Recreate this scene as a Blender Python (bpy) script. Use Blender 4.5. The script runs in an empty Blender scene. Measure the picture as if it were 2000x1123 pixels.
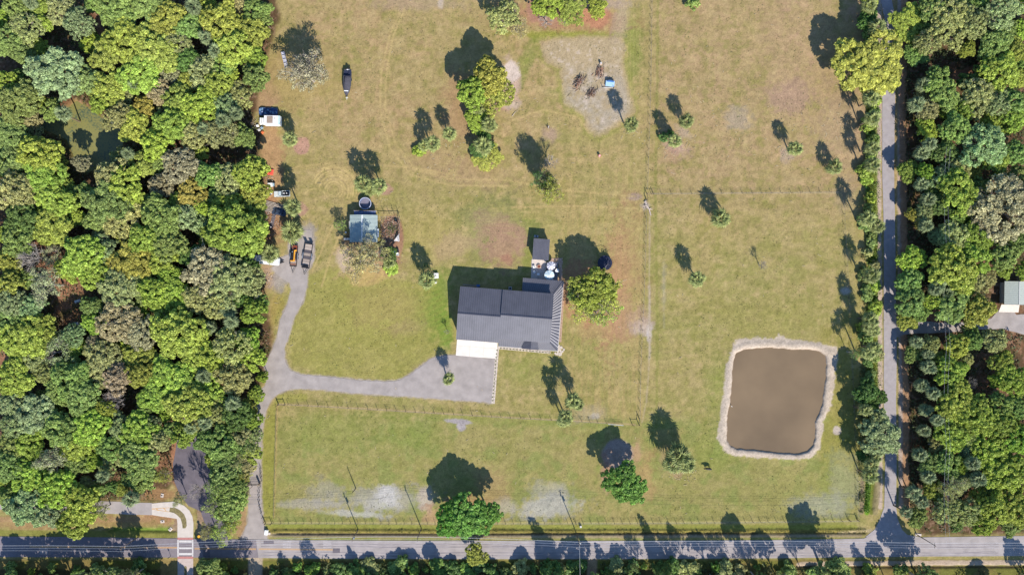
import bpy, math, random
import numpy as np
from mathutils import Vector, Matrix

# ------------------------------------------------------------------ camera, sky, sun, exposure
H = 222.2                      # camera height in metres; 6 photograph pixels = 1 m on the ground
scene = bpy.context.scene
C = scene.collection
cam_d = bpy.data.cameras.new('camera'); cam = bpy.data.objects.new('camera', cam_d); C.objects.link(cam)
cam.location = (0, 0, H); cam.rotation_euler = (0, 0, 0)
cam_d.sensor_width = 36; cam_d.lens = 24.0; cam_d.clip_start = 1; cam_d.clip_end = 6000
scene.camera = cam
SUN_EL = math.radians(34.5)
SH = Vector((-0.375, 0.927))                      # direction shadows fall on the ground
world = bpy.data.worlds.new('World'); scene.world = world; world.use_nodes = True
wn = world.node_tree.nodes; wl = world.node_tree.links
sky = wn.new('ShaderNodeTexSky'); sky.sky_type = 'NISHITA'; sky.sun_disc = False
sky.sun_elevation = SUN_EL; sky.sun_rotation = math.radians(158.0)
sky.air_density = 1.0; sky.dust_density = 0.2; sky.ozone_density = 6.0
wn['Background'].inputs['Strength'].default_value = 0.125
wl.new(sky.outputs[0], wn['Background'].inputs['Color'])
sun_d = bpy.data.lights.new('sun', 'SUN'); sun_d.energy = 4.9; sun_d.angle = math.radians(0.5)
sun_d.color = (1.0, 0.94, 0.85)
sun = bpy.data.objects.new('sun', sun_d); C.objects.link(sun)
k = 1/math.tan(SUN_EL)
sun.rotation_euler = Vector((SH.x*k, SH.y*k, -1)).to_track_quat('-Z', 'Y').to_euler()
sun.location = (60, -150, 120)
vs = scene.view_settings; vs.view_transform = 'Standard'; vs.look = 'None'; vs.gamma = 1; vs.use_curve_mapping = False
vs.exposure = 0.8
scene.cycles.max_bounces = 5; scene.cycles.diffuse_bounces = 3; scene.cycles.transmission_bounces = 3

# ------------------------------------------------------------------ helpers
rnd = random.Random(7)
KL = 1.62
def lin(c):
    c = c/255.0
    return c/12.92 if c <= 0.04045 else ((c+0.055)/1.055)**2.4
def A(r, g, b):                                   # sunlit colour in the picture -> surface colour
    return tuple(min(0.85, lin(v)/KL) for v in (r, g, b))
def W(px, py, z=0.0):
    f = (1-z/H)/6.0
    return Vector(((px-1000)*f, (561.5-py)*f, z))

MATS = {}
def mat(name, col, rough=0.7, metal=0.0, noise=0.12, nscale=3.0, bump=0.0, bscale=20.0, spec=0.4, objcol=False, wave=None):
    if name in MATS: return MATS[name]
    m = bpy.data.materials.new(name); m.use_nodes = True
    nt = m.node_tree; n = nt.nodes; l = nt.links
    p = n['Principled BSDF']; p.inputs['Roughness'].default_value = rough; p.inputs['Metallic'].default_value = metal
    p.inputs['Specular IOR Level'].default_value = spec
    tc = n.new('ShaderNodeTexCoord')
    nz = n.new('ShaderNodeTexNoise'); nz.inputs['Scale'].default_value = nscale; nz.inputs['Detail'].default_value = 5
    l.new(tc.outputs['Object'], nz.inputs['Vector'])
    mr = n.new('ShaderNodeMapRange'); mr.inputs[1].default_value = 0.25; mr.inputs[2].default_value = 0.75
    mr.inputs[3].default_value = 1-noise*1.6; mr.inputs[4].default_value = 1+noise*1.6
    l.new(nz.outputs[0], mr.inputs[0])
    vm = n.new('ShaderNodeVectorMath'); vm.operation = 'SCALE'
    if objcol:
        oi = n.new('ShaderNodeObjectInfo'); l.new(oi.outputs['Color'], vm.inputs[0])
    else:
        rgb = n.new('ShaderNodeRGB'); rgb.outputs[0].default_value = (*col, 1); l.new(rgb.outputs[0], vm.inputs[0])
    l.new(mr.outputs[0], vm.inputs['Scale'])
    l.new(vm.outputs[0], p.inputs['Base Color'])
    if bump > 0:
        nb = n.new('ShaderNodeTexNoise'); nb.inputs['Scale'].default_value = bscale; nb.inputs['Detail'].default_value = 4
        l.new(tc.outputs['Object'], nb.inputs['Vector'])
        bp = n.new('ShaderNodeBump'); bp.inputs['Strength'].default_value = bump; bp.inputs['Distance'].default_value = 0.1
        l.new(nb.outputs[0], bp.inputs['Height']); l.new(bp.outputs[0], p.inputs['Normal'])
    MATS[name] = m
    return m

class MB:
    """collects shapes in local coordinates, builds ONE mesh object"""
    def __init__(s): s.v = []; s.f = []
    def add(s, vs, fs, M=None):
        o = len(s.v)
        if M is not None: vs = [M @ Vector(p) for p in vs]
        s.v += [tuple(p) for p in vs]; s.f += [tuple(i+o for i in f) for f in fs]
        return s
    def box(s, x0, x1, y0, y1, z0, z1, M=None, taper=0.0):
        t = taper
        vs = [(x0,y0,z0),(x1,y0,z0),(x1,y1,z0),(x0,y1,z0),(x0+t,y0+t,z1),(x1-t,y0+t,z1),(x1-t,y1-t,z1),(x0+t,y1-t,z1)]
        return s.add(vs, [(3,2,1,0),(4,5,6,7),(0,1,5,4),(1,2,6,5),(2,3,7,6),(3,0,4,7)], M)
    def cyl(s, x, y, z0, z1, r0, r1=None, n=12, cap=True, M=None, sx=1.0):
        r1 = r0 if r1 is None else r1
        vs = [(x+r0*sx*math.cos(2*math.pi*i/n), y+r0*math.sin(2*math.pi*i/n), z0) for i in range(n)]
        vs += [(x+r1*sx*math.cos(2*math.pi*i/n), y+r1*math.sin(2*math.pi*i/n), z1) for i in range(n)]
        fs = [(i, (i+1)%n, n+(i+1)%n, n+i) for i in range(n)]
        if cap: fs += [tuple(range(n-1, -1, -1)), tuple(range(n, 2*n))]
        return s.add(vs, fs, M)
    def ring(s, x, y, z0, z1, ro, ri, n=24):
        vs = []
        for r, z in ((ro,z0),(ro,z1),(ri,z1),(ri,z0)):
            vs += [(x+r*math.cos(2*math.pi*i/n), y+r*math.sin(2*math.pi*i/n), z) for i in range(n)]
        fs = []
        for k in range(4):
            a, b = k*n, ((k+1)%4)*n
            fs += [(a+i, a+(i+1)%n, b+(i+1)%n, b+i) for i in range(n)]
        return s.add(vs, fs)
    def tube(s, pts, radii, n=5):
        pts = [Vector(p) for p in pts]; rings = []; vs = []
        for i, p in enumerate(pts):
            d = (pts[min(i+1, len(pts)-1)]-pts[max(i-1, 0)])
            if d.length < 1e-6: d = Vector((0,0,1))
            d.normalize()
            a = d.orthogonal().normalized(); b = d.cross(a)
            r = radii[i] if hasattr(radii, '__len__') else radii
            for j in range(n):
                t = 2*math.pi*j/n
                vs.append(p+a*(r*math.cos(t))+b*(r*math.sin(t)))
        fs = []
        for i in range(len(pts)-1):
            for j in range(n):
                fs.append((i*n+j, i*n+(j+1)%n, (i+1)*n+(j+1)%n, (i+1)*n+j))
        fs.append(tuple(range(n-1,-1,-1))); fs.append(tuple(range((len(pts)-1)*n, len(pts)*n)))
        return s.add(vs, fs)
    def slab(s, pts, th):
        """pts: top corners (ccw from above), thickness downwards"""
        n = len(pts); vs = [tuple(p) for p in pts]+[(p[0],p[1],p[2]-th) for p in pts]
        fs = [tuple(range(n)), tuple(range(2*n-1, n-1, -1))]+[(i, n+i, n+(i+1)%n, (i+1)%n) for i in range(n)]
        return s.add(vs, fs)
    def build(s, name, m, parent=None, smooth=False, kind=None, loc=None):
        me = bpy.data.meshes.new(name); me.from_pydata([tuple(p) for p in s.v], [], s.f); me.update()
        me.materials.append(m)
        if smooth: me.shade_smooth()
        o = bpy.data.objects.new(name, me); C.objects.link(o)
        if parent is not None: o.parent = parent
        if loc is not None: o.location = loc
        if kind: o['kind'] = kind
        return o

def ccw(poly):
    a = sum(poly[i][0]*poly[(i+1)%len(poly)][1]-poly[(i+1)%len(poly)][0]*poly[i][1] for i in range(len(poly)))
    return list(poly) if a > 0 else list(poly)[::-1]
def sheet(name, pxpoly, z, m, th=0.3, parent=None, kind='structure', jitter=0.0, step=None):
    """a thick sheet from a polygon given in photograph pixels on the ground"""
    pts = [Vector(((x-1000)/6, (561.5-y)/6)) for x, y in pxpoly]
    if step:
        out = []
        for i, a in enumerate(pts):
            b = pts[(i+1) % len(pts)]; d = b-a; L = d.length
            k = max(1, int(L/step)); nrm = Vector((-d.y, d.x)).normalized() if L > 0 else Vector((0,0))
            for j in range(k): out.append(a+d*(j/k)+nrm*rnd.uniform(-jitter, jitter))
        pts = out
    pts = ccw([(p.x, p.y) for p in pts])
    b = MB().slab([(x, y, z) for x, y in pts], th)
    o = b.build(name, m, parent, kind=None if parent else kind)
    return o
def tag(o, label, cat, group=None, kind=None):
    if label: o['label'] = label
    if cat: o['category'] = cat
    if group: o['group'] = group
    if kind: o['kind'] = kind
    return o
def thing(name, label, cat, loc=(0,0,0), rotz=0.0, group=None):
    o = bpy.data.objects.new(name, None); C.objects.link(o)
    o.location = loc; o.rotation_euler = (0, 0, rotz); o.empty_display_size = 0.5
    return tag(o, label, cat, group)
def part(src, parent, loc=None, rot=None, scale=None, color=None, mesh=None, name=None):
    if mesh is not None: o = bpy.data.objects.new(name, mesh)
    else: o = src.copy()
    C.objects.link(o); o.parent = parent
    if loc is not None: o.location = loc
    if rot is not None: o.rotation_euler = rot
    if scale is not None: o.scale = scale
    if color is not None: o.color = color
    return o
def np_mesh(name, verts, faces4, m, tone=None, smooth=False, colattr=None):
    """fast mesh from numpy quads (n,4) or tris (n,3)"""
    me = bpy.data.meshes.new(name)
    nv = len(verts); nf, k = faces4.shape
    me.vertices.add(nv); me.vertices.foreach_set('co', np.ascontiguousarray(verts, dtype=np.float32).ravel())
    me.loops.add(nf*k); me.loops.foreach_set('vertex_index', np.ascontiguousarray(faces4, dtype=np.int32).ravel())
    me.polygons.add(nf)
    me.polygons.foreach_set('loop_start', np.arange(0, nf*k, k, dtype=np.int32))
    me.polygons.foreach_set('loop_total', np.full(nf, k, dtype=np.int32))
    if smooth: me.polygons.foreach_set('use_smooth', np.ones(nf, dtype=bool))
    me.update(calc_edges=True)
    if tone is not None:
        a = me.attributes.new('tone', 'FLOAT', 'POINT'); a.data.foreach_set('value', tone.astype(np.float32))
    if colattr is not None:
        a = me.attributes.new('basecol', 'FLOAT_COLOR', 'POINT')
        c4 = np.ones((nv, 4), dtype=np.float32); c4[:, :3] = colattr; a.data.foreach_set('color', c4.ravel())
    me.materials.append(m)
    return me

# ------------------------------------------------------------------ noise on a pixel grid
def vnoise(X, Y, sx, sy, seed):
    rg = np.random.RandomState(seed)
    gx = X/sx; gy = Y/sy
    x0 = np.floor(gx).astype(int); y0 = np.floor(gy).astype(int)
    fx = gx-x0; fy = gy-y0
    fx = fx*fx*(3-2*fx); fy = fy*fy*(3-2*fy)
    T = rg.rand(512, 512)
    g = lambda i, j: T[(j) % 512, (i) % 512]
    return (g(x0,y0)*(1-fx)+g(x0+1,y0)*fx)*(1-fy)+(g(x0,y0+1)*(1-fx)+g(x0+1,y0+1)*fx)*fy
def fbm(X, Y, s, seed, oct=4, ratio=1.0, gain=0.55):
    o = 0; a = 1; t = 0
    for i in range(oct):
        o = o+a*vnoise(X, Y, s, s*ratio, seed+i*13); t += a; a *= gain; s = s/2.1
    return o/t
def polydist(X, Y, poly):
    """signed distance (px) to a polygon, negative inside"""
    d = np.full(X.shape, 1e9); ins = np.zeros(X.shape, dtype=bool)
    n = len(poly)
    for i in range(n):
        ax, ay = poly[i]; bx, by = poly[(i+1) % n]
        ex, ey = bx-ax, by-ay
        t = np.clip(((X-ax)*ex+(Y-ay)*ey)/(ex*ex+ey*ey+1e-9), 0, 1)
        d = np.minimum(d, np.hypot(X-ax-t*ex, Y-ay-t*ey))
        c = ((ay > Y) != (by > Y))
        with np.errstate(divide='ignore', invalid='ignore'):
            xi = (bx-ax)*(Y-ay)/((by-ay) if by != ay else 1e-9)+ax
        ins ^= (c & (X < xi))
    return np.where(ins, -d, d)
def linedist(X, Y, pts):
    d = np.full(X.shape, 1e9)
    for (ax, ay), (bx, by) in zip(pts[:-1], pts[1:]):
        ex, ey = bx-ax, by-ay
        t = np.clip(((X-ax)*ex+(Y-ay)*ey)/(ex*ex+ey*ey+1e-9), 0, 1)
        d = np.minimum(d, np.hypot(X-ax-t*ex, Y-ay-t*ey))
    return d
def smooth(a, b, x):
    t = np.clip((x-a)/(b-a), 0, 1); return t*t*(3-2*t)

# ------------------------------------------------------------------ outlines in photograph pixels
POND = [(1439,690),(1455,683),(1480,681),(1505,680),(1527,682),(1550,684),(1580,683),(1600,688),(1612,697),(1613,716),(1612,740),(1608,765),(1606,788),(1600,805),(1592,825),(1592,850),(1588,868),(1577,880),(1560,885),(1530,884),(1500,880),(1470,877),(1440,875),(1428,869),(1421,858),(1422,835),(1422,812),(1428,787),(1430,760),(1432,735),(1433,712)]
SCUM = [(148,196),(170,210),(200,232),(228,238),(240,262),(236,300),(222,322),(196,330),(168,336),(150,330),(140,300),(128,272),(104,262),(80,250),(82,234),(108,222),(128,212)]
DRIVE_N = [(538.8,668),(545,640),(548,624.5),(555,608),(561.5,595),(569.5,566),(566,552),(555,546),(541,537),(531,524),(545,505),(565,497),(563,480),(566,470),(590,466),(594,450),(607,449),(613.6,480),(612,509.6),(600,531),(600,552),(593.6,584.5),(584,602),(574.9,619),(566,650),(560,668)]
DRIVE_M = [(538.8,666),(560,666),(554.7,680),(556,700),(559,709),(566.8,723),(587.7,731),(636,735.5),(705.8,742.5),(750,745),(775,744),(799.6,732),(823.9,714.7),(844.7,699),(872.5,693.8),(891.6,694.5),(930,698),(969.5,702),(965,745),(961,787.6),(945.4,784),(912,782),(858.6,779),(792.6,773.7),(705.8,768.5),(636.3,761.6),(587.7,758),(559.9,760.9),(540.8,770.3),(528.6,782),(521.7,796),(515,820),(511,860),(510,905),(510,940),(511,985),(514,1020),(522,1052),(470,1052),(484,1020),(486,985),(487,940),(487,900),(490,860),(494,820),(497,790),(501,768),(518,754),(522,735),(517,716),(528,692)]
ASPH = [(344,868),(338,905),(341,940),(352,966),(368,988),(392,998),(402,1030),(404,1056),(446,1056),(436,1010),(448,985),(470,975),(452,950),(444,915),(444,880),(432,862),(412,846),(396,815),(372,800),(352,826)]
ROAD_N = [(-80,1046),(0,1047),(150,1048),(345,1051),(470,1053),(620,1054.5),(900,1055.5),(1200,1055.5),(1500,1054),(1640,1052),(1687,1051),(1702,1044),(1775,1044),(1800,1048.7),(2000,1046),(2080,1045)]
ROAD_S = [(2080,1084),(2000,1085),(1800,1086),(1500,1089.5),(1200,1091),(900,1091),(620,1090),(345,1088),(0,1087),(-80,1086)]
SIDE = [(1718,-80),(1720,0),(1728,40),(1727,90),(1722,140),(1723,191),(1723,330),(1726,450),(1726,590),(1726,700),(1726,790),(1729,900),(1727,990),(1719,1012),(1708,1034),(1690,1053),(1776,1053),(1762,1034),(1752,1010),(1750,990),(1751,900),(1750,790),(1751,700),(1750,590),(1748,450),(1746,330),(1748,191),(1750,140),(1752,90),(1750,40),(1741,0),(1738,-80)]
EDRIVE = [(1748,640),(1765,632),(1800,628),(1850,630),(1900,628),(1935,622),(1952,605),(1975,604),(1985,615),(2040,612),(2080,612),(2080,650),(2000,654),(1960,642),(1900,645),(1850,650),(1800,650),(1768,652),(1749,660)]
TRAIL = [(-80,962),(0,968),(120,974),(220,979),(297,981.5),(297,1005.5),(220,1003),(120,999),(0,994),(-80,990)]
FOREST_L = [(-90,-90),(530,-90),(543,40),(530,90),(505,150),(500,190),(496,240),(512,262),(505,300),(520,330),(516,372),(522,410),(525,450),(500,490),(482,512),(515,540),(520,590),(530,640),(528,690),(515,735),(500,760),(496,800),(490,850),(478,880),(470,940),(470,1000),(440,1046),(400,1046),(385,990),(335,940),(320,975),(260,978),(0,962),(-90,960)]
FOREST_R = [(1760,-90),(1768,60),(1766,200),(1768,330),(1770,480),(1768,600),(1775,640),(2090,640),(2090,1042),(1800,1040),(1778,1010),(1772,900),(1774,780),(1768,690),(1762,640),(1768,600),(2090,600),(2090,-90)]
FOREST_R = [(1762,-90),(2090,-90),(2090,1042),(1800,1040),(1778,1010),(1772,900),(1774,780),(1768,690),(1764,600),(1768,480),(1766,330),(1764,200),(1766,60)]
# ------------------------------------------------------------------ ground sheet
def build_ground():
    xs = np.concatenate([[-12000,-4000,-1500,-600,-250],np.arange(-80,2082,2.0),[2250,2600,3500,6000,14000]])
    ys = np.concatenate([[-9000,-4000,-1500,-600,-250],np.arange(-80,1204,2.0),[1350,1700,2600,5000,10000]])
    X, Y = np.meshgrid(xs, ys)
    n1 = fbm(X, Y, 90, 3, 5); n2 = fbm(X, Y, 26, 11, 4); n3 = fbm(X, Y, 8, 23, 3); n4 = fbm(X, Y, 240, 31, 3)
    nf = fbm(X, Y, 4.5, 37, 2)
    col = np.zeros(X.shape+(3,))
    def c(r, g, b): return np.array([lin(r), lin(g), lin(b)])
    def mix(m, cc):
        nonlocal col
        m = np.clip(m, 0, 1)[..., None]; col = col*(1-m)+np.asarray(cc)*m
    TAN = c(172,150,100); GRN = c(160,152,90); LUSH = c(128,148,58); DRY = c(188,158,118); PINK = c(186,148,124)
    SAND = c(206,188,168); GREY = c(172,166,150); LIT = c(166,122,90); GRAV = c(166,156,154)
    col[:] = c(174,157,102)
    mix(0.9*smooth(0.35, 0.65, n1*0.6+n2*0.4), GRN)
    # upper fields drier
    up = smooth(520, 200, Y)*smooth(520, 620, X)
    mix(up*0.6, c(178,152,106)); mix(up*smooth(.5,.66,n4*.5+n2*.5)*.45, c(188,152,116))
    ru = smooth(1265, 1300, X)*smooth(470, 330, Y)
    mix(ru*(0.55+0.45*smooth(0.4, 0.62, n2)), c(180,152,112))
    mix(smooth(0.55, 0.72, n2)*0.5*smooth(400,300,Y)*smooth(1500,1560,X), PINK)
    mix(smooth(0.55, 0.75, n3*0.5+n2*0.5)*0.45, DRY)
    mix(smooth(0.52, 0.75, fbm(X, Y, 16, 51, 3))*0.45, c(148,140,74))
    an = fbm(X, Y, 30, 61, 3, ratio=.22); av = fbm(X, Y, 7, 67, 3, ratio=5.0); mid = fbm(X, Y, 13, 71, 3)
    mix(smooth(.5,.72,an)*.32, c(186,164,112)); mix(smooth(.5,.3,an)*.25, c(146,140,76)); mix(smooth(.55,.75,mid)*.35, c(190,168,120)); mix(smooth(.42,.28,mid)*.4, c(138,136,70))
    mix(smooth(1095,1110,X)*smooth(1262,1250,X)*smooth(.45,.7,av)*.45, c(190,164,112)); mix(smooth(520,700,X)*smooth(400,330,Y)*smooth(.5,.75,av)*.25, c(186,164,112))
    # lower paddock greener, centre lawn
    low = smooth(800, 830, Y)*smooth(520,540,X)*smooth(1700,1650,X)
    mix(low*0.4, c(150,148,84))
    mix(low*smooth(0.5,0.72,n2)*0.5, c(128,142,72))
    lawn = smooth(5, -5, polydist(X, Y, [(562,560),(640,520),(860,560),(895,660),(840,695),(775,742),(640,732),(570,712),(560,640)]))
    mix(lawn*0.6, c(156,152,78))
    def blob(x, y, rx, ry, rot, cc, al, edge=0.5, ns=0.75):
        a = math.radians(rot); dx = X-x; dy = Y-y
        u = (dx*math.cos(a)+dy*math.sin(a))/rx; v = (-dx*math.sin(a)+dy*math.cos(a))/ry
        d = np.sqrt(u*u+v*v)+(n2-0.5)*ns*1.8+(n3-0.5)*ns*1.3+(nf-.5)*ns*.7
        mix(al*smooth(1+edge, 1-edge, d), cc)
    B = blob
    # lush patches
    B(858,585,20,56,12,c(122,150,62),.6); B(872,640,12,36,0,c(118,154,58),.65); B(840,600,30,60,0,LUSH,.4)
    B(720,380,18,8,0,c(104,140,60),.7); B(705,372,20,9,0,LUSH,.5); B(1400,760,22,60,0,LUSH,.3); B(1395,880,40,40,0,LUSH,.35)
    B(1010,820,260,10,2,LUSH,.3); B(1090,68,100,7,0,c(150,152,60),.7); B(1235,90,16,70,0,LUSH,.55); B(1020,140,16,60,25,LUSH,.45)
    B(1130,205,60,14,30,LUSH,.3); B(1180,270,160,16,0,GRN,.4); B(770,390,50,20,20,GRN,.4)
    B(965,450,70,60,0,c(138,140,82),.8); B(1030,480,20,60,0,LUSH,.35); B(830,460,60,40,0,c(172,158,86),.4)
    B(1150,640,30,90,0,LUSH,.25); B(1050,720,60,30,0,LUSH,.3); B(1640,820,40,160,0,c(150,146,60),.5); B(1630,960,40,60,0,LUSH,.35)
    B(640,850,80,40,0,LUSH,.3); B(800,850,60,30,0,LUSH,.3); B(720,620,80,60,0,c(160,156,78),.4); B(1560,970,90,50,0,GRN,.5)
    # dry, pinkish and bare patches
    BURN = [(1056,82),(1096,73),(1150,70),(1212,75),(1227,92),(1217,129),(1228,170),(1238,206),(1234,228),(1195,253),(1169,266),(1148,253),(1139,228),(1101,202),(1097,165),(1096,133),(1071,125),(1056,99)]
    bd = polydist(X, Y, BURN)+(n3-.5)*10+(n2-.5)*10
    mix(smooth(8,-10,bd)*.8, c(192,170,136)); mix(smooth(2,-14,bd)*smooth(110,160,Y)*smooth(.3,.6,n2*.5+n3*.5)*.7, c(180,168,150)); mix(smooth(2,-10,bd)*smooth(.55,.75,nf*.5+n3*.5)*.6, c(200,182,166))
    mix(smooth(14,4,bd)*smooth(0,5,bd)*.45, c(146,150,66))
    B(996,165,20,52,0,c(208,178,156),.95,.3,.45); B(998,138,17,20,0,c(226,206,190),.95,.25,.4); B(985,195,22,22,0,c(190,152,126),.8); B(1000,205,14,8,0,SAND,.6)
    B(900,210,30,60,0,c(176,138,104),.6); B(935,340,60,24,10,c(186,152,118),.5); B(850,320,50,24,0,c(180,150,112),.5)
    B(590,285,15,17,0,c(196,152,130),.95,.15,.2); B(585,410,14,14,0,PINK,.9,.2,.3); B(748,370,18,12,0,PINK,.9,.2,.3); B(545,160,60,60,0,c(182,148,100),.35)
    B(530,320,24,110,0,c(186,146,106),.85,.25,.5); B(520,430,26,50,0,c(180,132,100),.9,.2,.3); B(545,440,20,30,0,c(176,136,100),.7)
    B(520,190,22,30,0,c(186,150,116),.7); B(525,545,14,26,0,c(184,150,124),.8); B(528,640,8,70,8,c(190,154,112),.7)
    B(540,600,12,50,14,c(164,150,74),.7)
    B(965,440,34,30,0,c(176,146,118),.6); B(985,480,38,40,0,c(182,142,118),.75); B(890,480,40,24,-20,c(190,162,122),.7); B(1016,480,9,36,0,PINK,.6); B(990,505,14,10,0,c(180,132,108),.7)
    B(1205,560,26,110,6,c(190,140,110),.75); B(1220,610,24,44,0,c(196,150,124),.6); B(1160,640,34,24,0,c(186,150,110),.6); B(1150,570,60,55,0,c(196,146,112),.85,.2,.5)
    B(1230,520,30,120,0,c(180,150,104),.5)
    B(700,505,50,42,0,c(196,166,122),.85,.2,.5); B(720,535,42,22,-10,c(200,172,112),.9,.2,.4); B(672,508,20,20,0,c(206,186,164),.7); B(755,500,26,30,0,c(176,140,112),.8)
    B(765,450,22,30,0,c(166,124,100),.98,.12,.2); B(776,480,12,26,0,c(172,130,104),.9,.2,.3); B(750,600,60,40,0,c(178,152,104),.35); B(800,640,30,14,0,c(176,150,112),.35)
    B(690,470,30,14,0,c(160,128,98),.7)
    B(1100,30,110,26,4,c(186,138,106),.7); B(1160,30,30,22,0,c(196,140,108),.9,.2,.3); B(1060,28,30,20,10,c(184,138,120),.7); B(1215,30,14,44,10,c(192,170,146),.5); B(1180,8,60,10,0,c(190,166,150),.6)
    B(1075,262,18,14,20,c(176,148,126),.8); B(1060,320,24,40,0,c(160,140,96),.4); B(1075,370,30,22,0,c(160,146,80),.5)
    B(590,130,50,46,0,c(176,152,104),.5); B(600,170,60,26,0,c(180,160,100),.4)
    B(1560,110,60,100,0,c(186,156,120),.4); B(1540,190,40,30,0,c(180,146,126),.6); B(1440,235,26,20,0,c(176,160,140),.6); B(1650,260,40,90,0,c(184,156,124),.55)
    B(1320,285,26,14,25,c(192,160,140),.85); B(1312,300,14,16,0,PINK,.5); B(1535,300,14,14,0,c(188,166,150),.6); B(1335,258,18,10,30,c(196,170,148),.7)
    B(1650,390,22,40,0,c(170,152,120),.4); B(1297,560,5,40,0,GREY,.25); B(1652,568,9,7,0,c(200,190,176),.9); B(1500,620,120,40,0,c(158,150,84),.5)
    # pale grey sandy patches of the lower paddock
    B(760,975,90,26,0,c(176,170,156),.65); B(757,968,20,24,-10,c(206,200,192),.85); B(740,985,34,12,0,c(196,190,180),.6); B(640,960,34,22,0,GREY,.5); B(600,985,60,8,0,c(180,172,158),.6)
    B(690,1003,60,6,3,c(196,192,180),.7); B(830,975,16,28,0,c(198,182,166),.7); B(850,1010,28,24,0,c(198,158,120),.7); B(955,960,34,40,0,c(180,148,106),.5)
    B(1070,990,60,22,-8,c(190,186,178),.7); B(1075,960,40,22,0,c(180,176,160),.5); B(990,990,26,14,0,c(186,176,158),.6); B(895,823,26,5,5,c(176,166,164),.95,.2,.3); B(900,832,9,10,-20,c(176,166,164),.95,.2,.3)
    B(1600,985,50,24,0,c(176,174,158),.5); B(1650,935,30,50,0,c(172,170,146),.35); B(1145,808,36,18,0,c(172,156,128),.6); B(1160,812,10,6,0,c(194,184,170),.7)
    B(1207,888,30,30,0,c(178,158,146),.95,.12,.1); B(1184,925,12,34,0,c(196,152,128),.8); B(1262,930,18,50,0,c(186,154,106),.7); B(1245,880,10,22,0,c(196,156,124),.7); B(1310,900,24,24,0,c(180,156,118),.5)
    B(905,985,44,18,0,c(190,140,106),.7); B(1090,735,50,30,0,c(164,146,96),.3); B(1322,925,10,10,0,PINK,.5)
    B(1255,640,18,14,10,c(204,184,172),.8); B(1268,650,5,14,0,c(214,200,190),.9); B(1250,620,20,22,0,c(190,160,136),.5)
    B(1262,402,8,7,0,c(196,180,170),.8); B(1240,385,10,5,0,c(176,150,150),.6); B(1635,840,8,8,0,c(206,190,178),.9,.2,.3)
    B(500,60,18,60,0,c(188,140,100),.9); B(830,8,80,12,0,c(184,160,130),.5); B(780,10,40,12,0,c(180,150,120),.4); B(860,8,6,10,0,SAND,.8)
    # worn paths
    def path(pts, w, cc, al, ns=3.0):
        d = linedist(X, Y, pts)+(n3-0.5)*ns
        mix(al*smooth(w+1.6, w-0.8, d), cc)
    path([(1269,405),(1268,560),(1269,657),(1267,727),(1262,786),(1254,824)], 1.0, c(190,170,140), .6)
    path([(1268,560),(1269,700)], 2.0, c(196,180,164), .4); path([(1296,520),(1297,640)], 1.2, c(182,172,146), .25)
    path([(1272,0),(1270,180),(1263,372)], 1.5, c(182,162,112), .5); path([(1285,0),(1283,200),(1280,380),(1284,640),(1282,840)], 2.2, c(136,138,66), .45)
    path([(545,789),(700,797),(997,815),(1136,822),(1240,829)], 1.2, c(186,160,118), .8, 1.0); path([(519,1020.5),(1100,1021),(1675,1017)], 1.0, c(190,176,120), .7, 1.0)
    path([(541,792),(538,900),(535,1010)], 1.5, c(188,158,108), .7, 2.0); path([(1262,378.5),(1646,376.5)], 1.2, c(188,168,128), .7, 1.0)
    # mown strip along the paddock's left edge
    mix(0.6*smooth(3,-3, polydist(X, Y, [(512,830),(524,800),(545,770),(600,768),(600,784),(545,788),(540,792),(535,1016),(516,1016),(510,960)])), c(150,150,62))
    path([(520,1028),(800,1030),(1200,1031),(1670,1029)], 5, c(150,152,66), .7)
    # tyre tracks
    def arc(cx, cy, r, a0, a1, al, w=1.0):
        th = np.degrees(np.arctan2(-(Y-cy), X-cx)) % 360
        ok = ((th-a0) % 360) < ((a1-a0) % 360)
        mix(min(1,al*1.2)*ok*smooth(w+1.0, w-0.5, np.abs(np.hypot(X-cx, Y-cy)-r)), c(212,186,124))
    for r, a0, a1, al in ((17,-60,170,.6),(22,-40,150,.4),(29,-30,170,.6),(34,-30,120,.45),(38,-20,160,.6),(44,-10,150,.65),(47,0,120,.5)): arc(652, 372, r, a0 % 360, a1 % 360, al)
    arc(652,372,12,0,359,.3); arc(615,395,26,20,140,.45); arc(720,330,60,200,260,.25)
    for pts in ([(790,20),(768,70),(755,140),(752,210),(772,280),(810,330),(880,350),(990,352),(1100,372),(1240,384)],[(782,24),(760,72),(745,140),(742,215),(762,290),(802,342),(880,362),(990,364)],
                [(670,400),(650,440),(632,480),(610,530)],[(690,405),(668,450),(646,500),(628,560)],[(640,330),(740,322),(820,330),(900,344)],[(1000,235),(1060,215),(1130,230),(1150,260)],
                [(1000,405),(1130,403),(1255,408)],[(560,330),(650,318)]):
        path(pts, 1.4, c(200,174,118), .62, 1.5)
    path([(560,330),(640,322),(690,330)], 5, c(180,158,104), .35)
    # mowing stripes
    st = (X > 1095)*(X < 1262)*smooth(395,410,Y)*smooth(825,815,Y)
    mix(st*0.28*(0.5+0.5*np.sin(X*2*math.pi/9.0+2*(n1-0.5))), c(184,158,104))
    st2 = (X > 1225)*(X < 1272)*(Y < 400); mix(st2*0.3*(0.5+0.5*np.sin(X*2*math.pi/6.0)), c(182,162,106))
    st3 = (X > 790)*(X < 1255)*smooth(398,408,Y)*smooth(470,440,Y); mix(st3*0.22*(0.5+0.5*np.sin(Y*2*math.pi/7.0+3*n1)), c(184,166,104))
    st4 = lawn; mix(st4*0.22*(0.5+0.5*np.sin((X*0.45+Y*0.9)*2*math.pi/11.0+4*n2)), c(172,160,86))
    # bank of the pond, beach
    pd = polydist(X, Y, POND)+(n3-0.5)*3
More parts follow.
